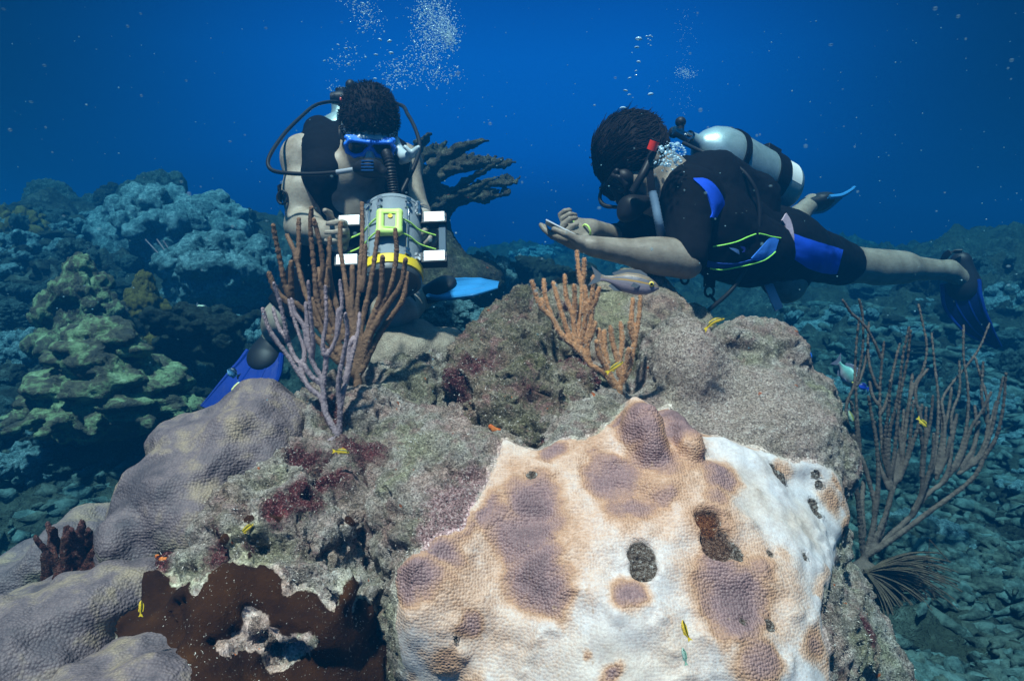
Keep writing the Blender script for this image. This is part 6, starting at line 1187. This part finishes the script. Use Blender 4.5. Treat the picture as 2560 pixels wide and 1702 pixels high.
def cloud(name, pts, rad, mat, label, sub=1):
    bm = bmesh.new(); bmesh.ops.create_icosphere(bm, subdivisions=sub, radius=1); a = np.array([v_.co[:] for v_ in bm.verts]); f = np.array([[x.index for x in q_.verts] for q_ in bm.faces]); bm.free()
    sq = np.stack([np.ones(len(pts)), np.ones(len(pts)), rg.uniform(.5, 1.0, len(pts))], 1)
    v = (a[None]*(rad[:, None]*sq)[:, None, :]+pts[:, None, :]).reshape(-1, 3); q = (f[None]+(np.arange(len(pts))*len(a))[:, None, None]).reshape(-1, 3)
    return tag(mk(name, v, q, mat), label, 'bubbles', kind='stuff')
pts, rad = [], []
for (cx, cy, sx, sy, n_) in ((1075, 30, 34, 32, 520), (1110, 75, 26, 30, 520), (1080, 100, 36, 34, 420), (1125, 95, 12, 24, 200), (1060, 150, 40, 30, 260), (1100, 190, 45, 20, 130), (905, 20, 26, 26, 120), (925, 55, 26, 24, 110), (870, 140, 26, 26, 60), (985, 180, 30, 26, 120), (1000, 205, 30, 16, 60), (830, 155, 16, 6, 16), (880, -10, 40, 20, 80), (1080, -30, 40, 30, 300), (840, 220, 18, 14, 30)):
    for _ in range(n_):
        d = rg.uniform(2.2, 2.75); pts.append(P(cx+rg.normal()*sx*.75, cy+rg.normal()*sy*.75, d)); rad.append(S(abs(rg.normal())*.9+.75, d))
for _ in range(140): d = rg.uniform(2.5, 2.9); t_ = rg.uniform(); pts.append(P(1715+rg.normal()*16-10*t_, 20+270*t_, d)); rad.append(S(.8, d))
for _ in range(120): d = 2.7; pts.append(P(1716+rg.normal()*14, 184+rg.normal()*6, d)); rad.append(S(1.2, d))
k_ = np.array(pts)[:, 2] < CAMZ+.92
cloud('bubble_plume', np.array(pts)[k_], np.array(rad)[k_], FOAM, 'cloud of fine bubbles drifting up above the divers')
pts, rad = [], []
for _ in range(230):
    a = rg.uniform(0, 6.28); rr_ = math.sqrt(rg.uniform()); x, y = 985+rr_*105*math.cos(a), 345+rr_*75*math.sin(a)
    if rg.uniform() < .35: x, y = 960+rg.normal()*45, 430+rg.normal()*28
    d = 1.90+rg.normal()*.025; pts.append(Z2(x, y, d)); rad.append(S(max(.6, abs(rg.normal())*2.4), d))
cloud('bubble_burst', np.array(pts), np.array(rad), FOAM, 'burst of bright bubbles at the prone diver\'s ear', 2)
# ------------------------------------------------------------------ drifting specks in the water
pts, rad = [], []
for _ in range(520):
    d = rg.uniform(.7, 2.6); pts.append(P(rg.uniform(-40, 2600), rg.uniform(10, 1000)**1.0, d)); rad.append(S(abs(rg.normal())*.8+.7, d))
SNOW = mat_plain('speck', (0.22, 0.45, 0.52), .8); SNOW.node_tree.nodes['Principled BSDF'].inputs['Alpha'].default_value = .55
pa = np.array(pts); k_ = pa[:, 2] < CAMZ+.92; cloud('marine_snow', pa[k_], np.array(rad)[k_], SNOW, 'pale specks drifting in the water')
pts, rad = [], []
for _ in range(75):
    d = rg.uniform(.6, 1.6); pts.append(P(rg.uniform(0, 2560), rg.uniform(20, 780), d)); rad.append(S(rg.uniform(3, 7), d))
SNOW2 = mat_plain('soft_speck', (0.18, 0.36, 0.42), .9); b_ = SNOW2.node_tree.nodes['Principled BSDF']; lw = SNOW2.node_tree.nodes.new('ShaderNodeLayerWeight'); mr_ = SNOW2.node_tree.nodes.new('ShaderNodeMapRange')
lw.inputs[0].default_value = .5; SNOW2.node_tree.links.new(lw.outputs['Facing'], mr_.inputs[0])
for i_, x_ in ((1, 0.0), (2, .75), (3, .28), (4, 0.0)): mr_.inputs[i_].default_value = x_
SNOW2.node_tree.links.new(mr_.outputs[0], b_.inputs['Alpha'])
pa = np.array(pts); k_ = pa[:, 2] < CAMZ+.92; cloud('drifting_flocs', pa[k_], np.array(rad)[k_], SNOW2, 'soft pale flecks floating close by', 2)
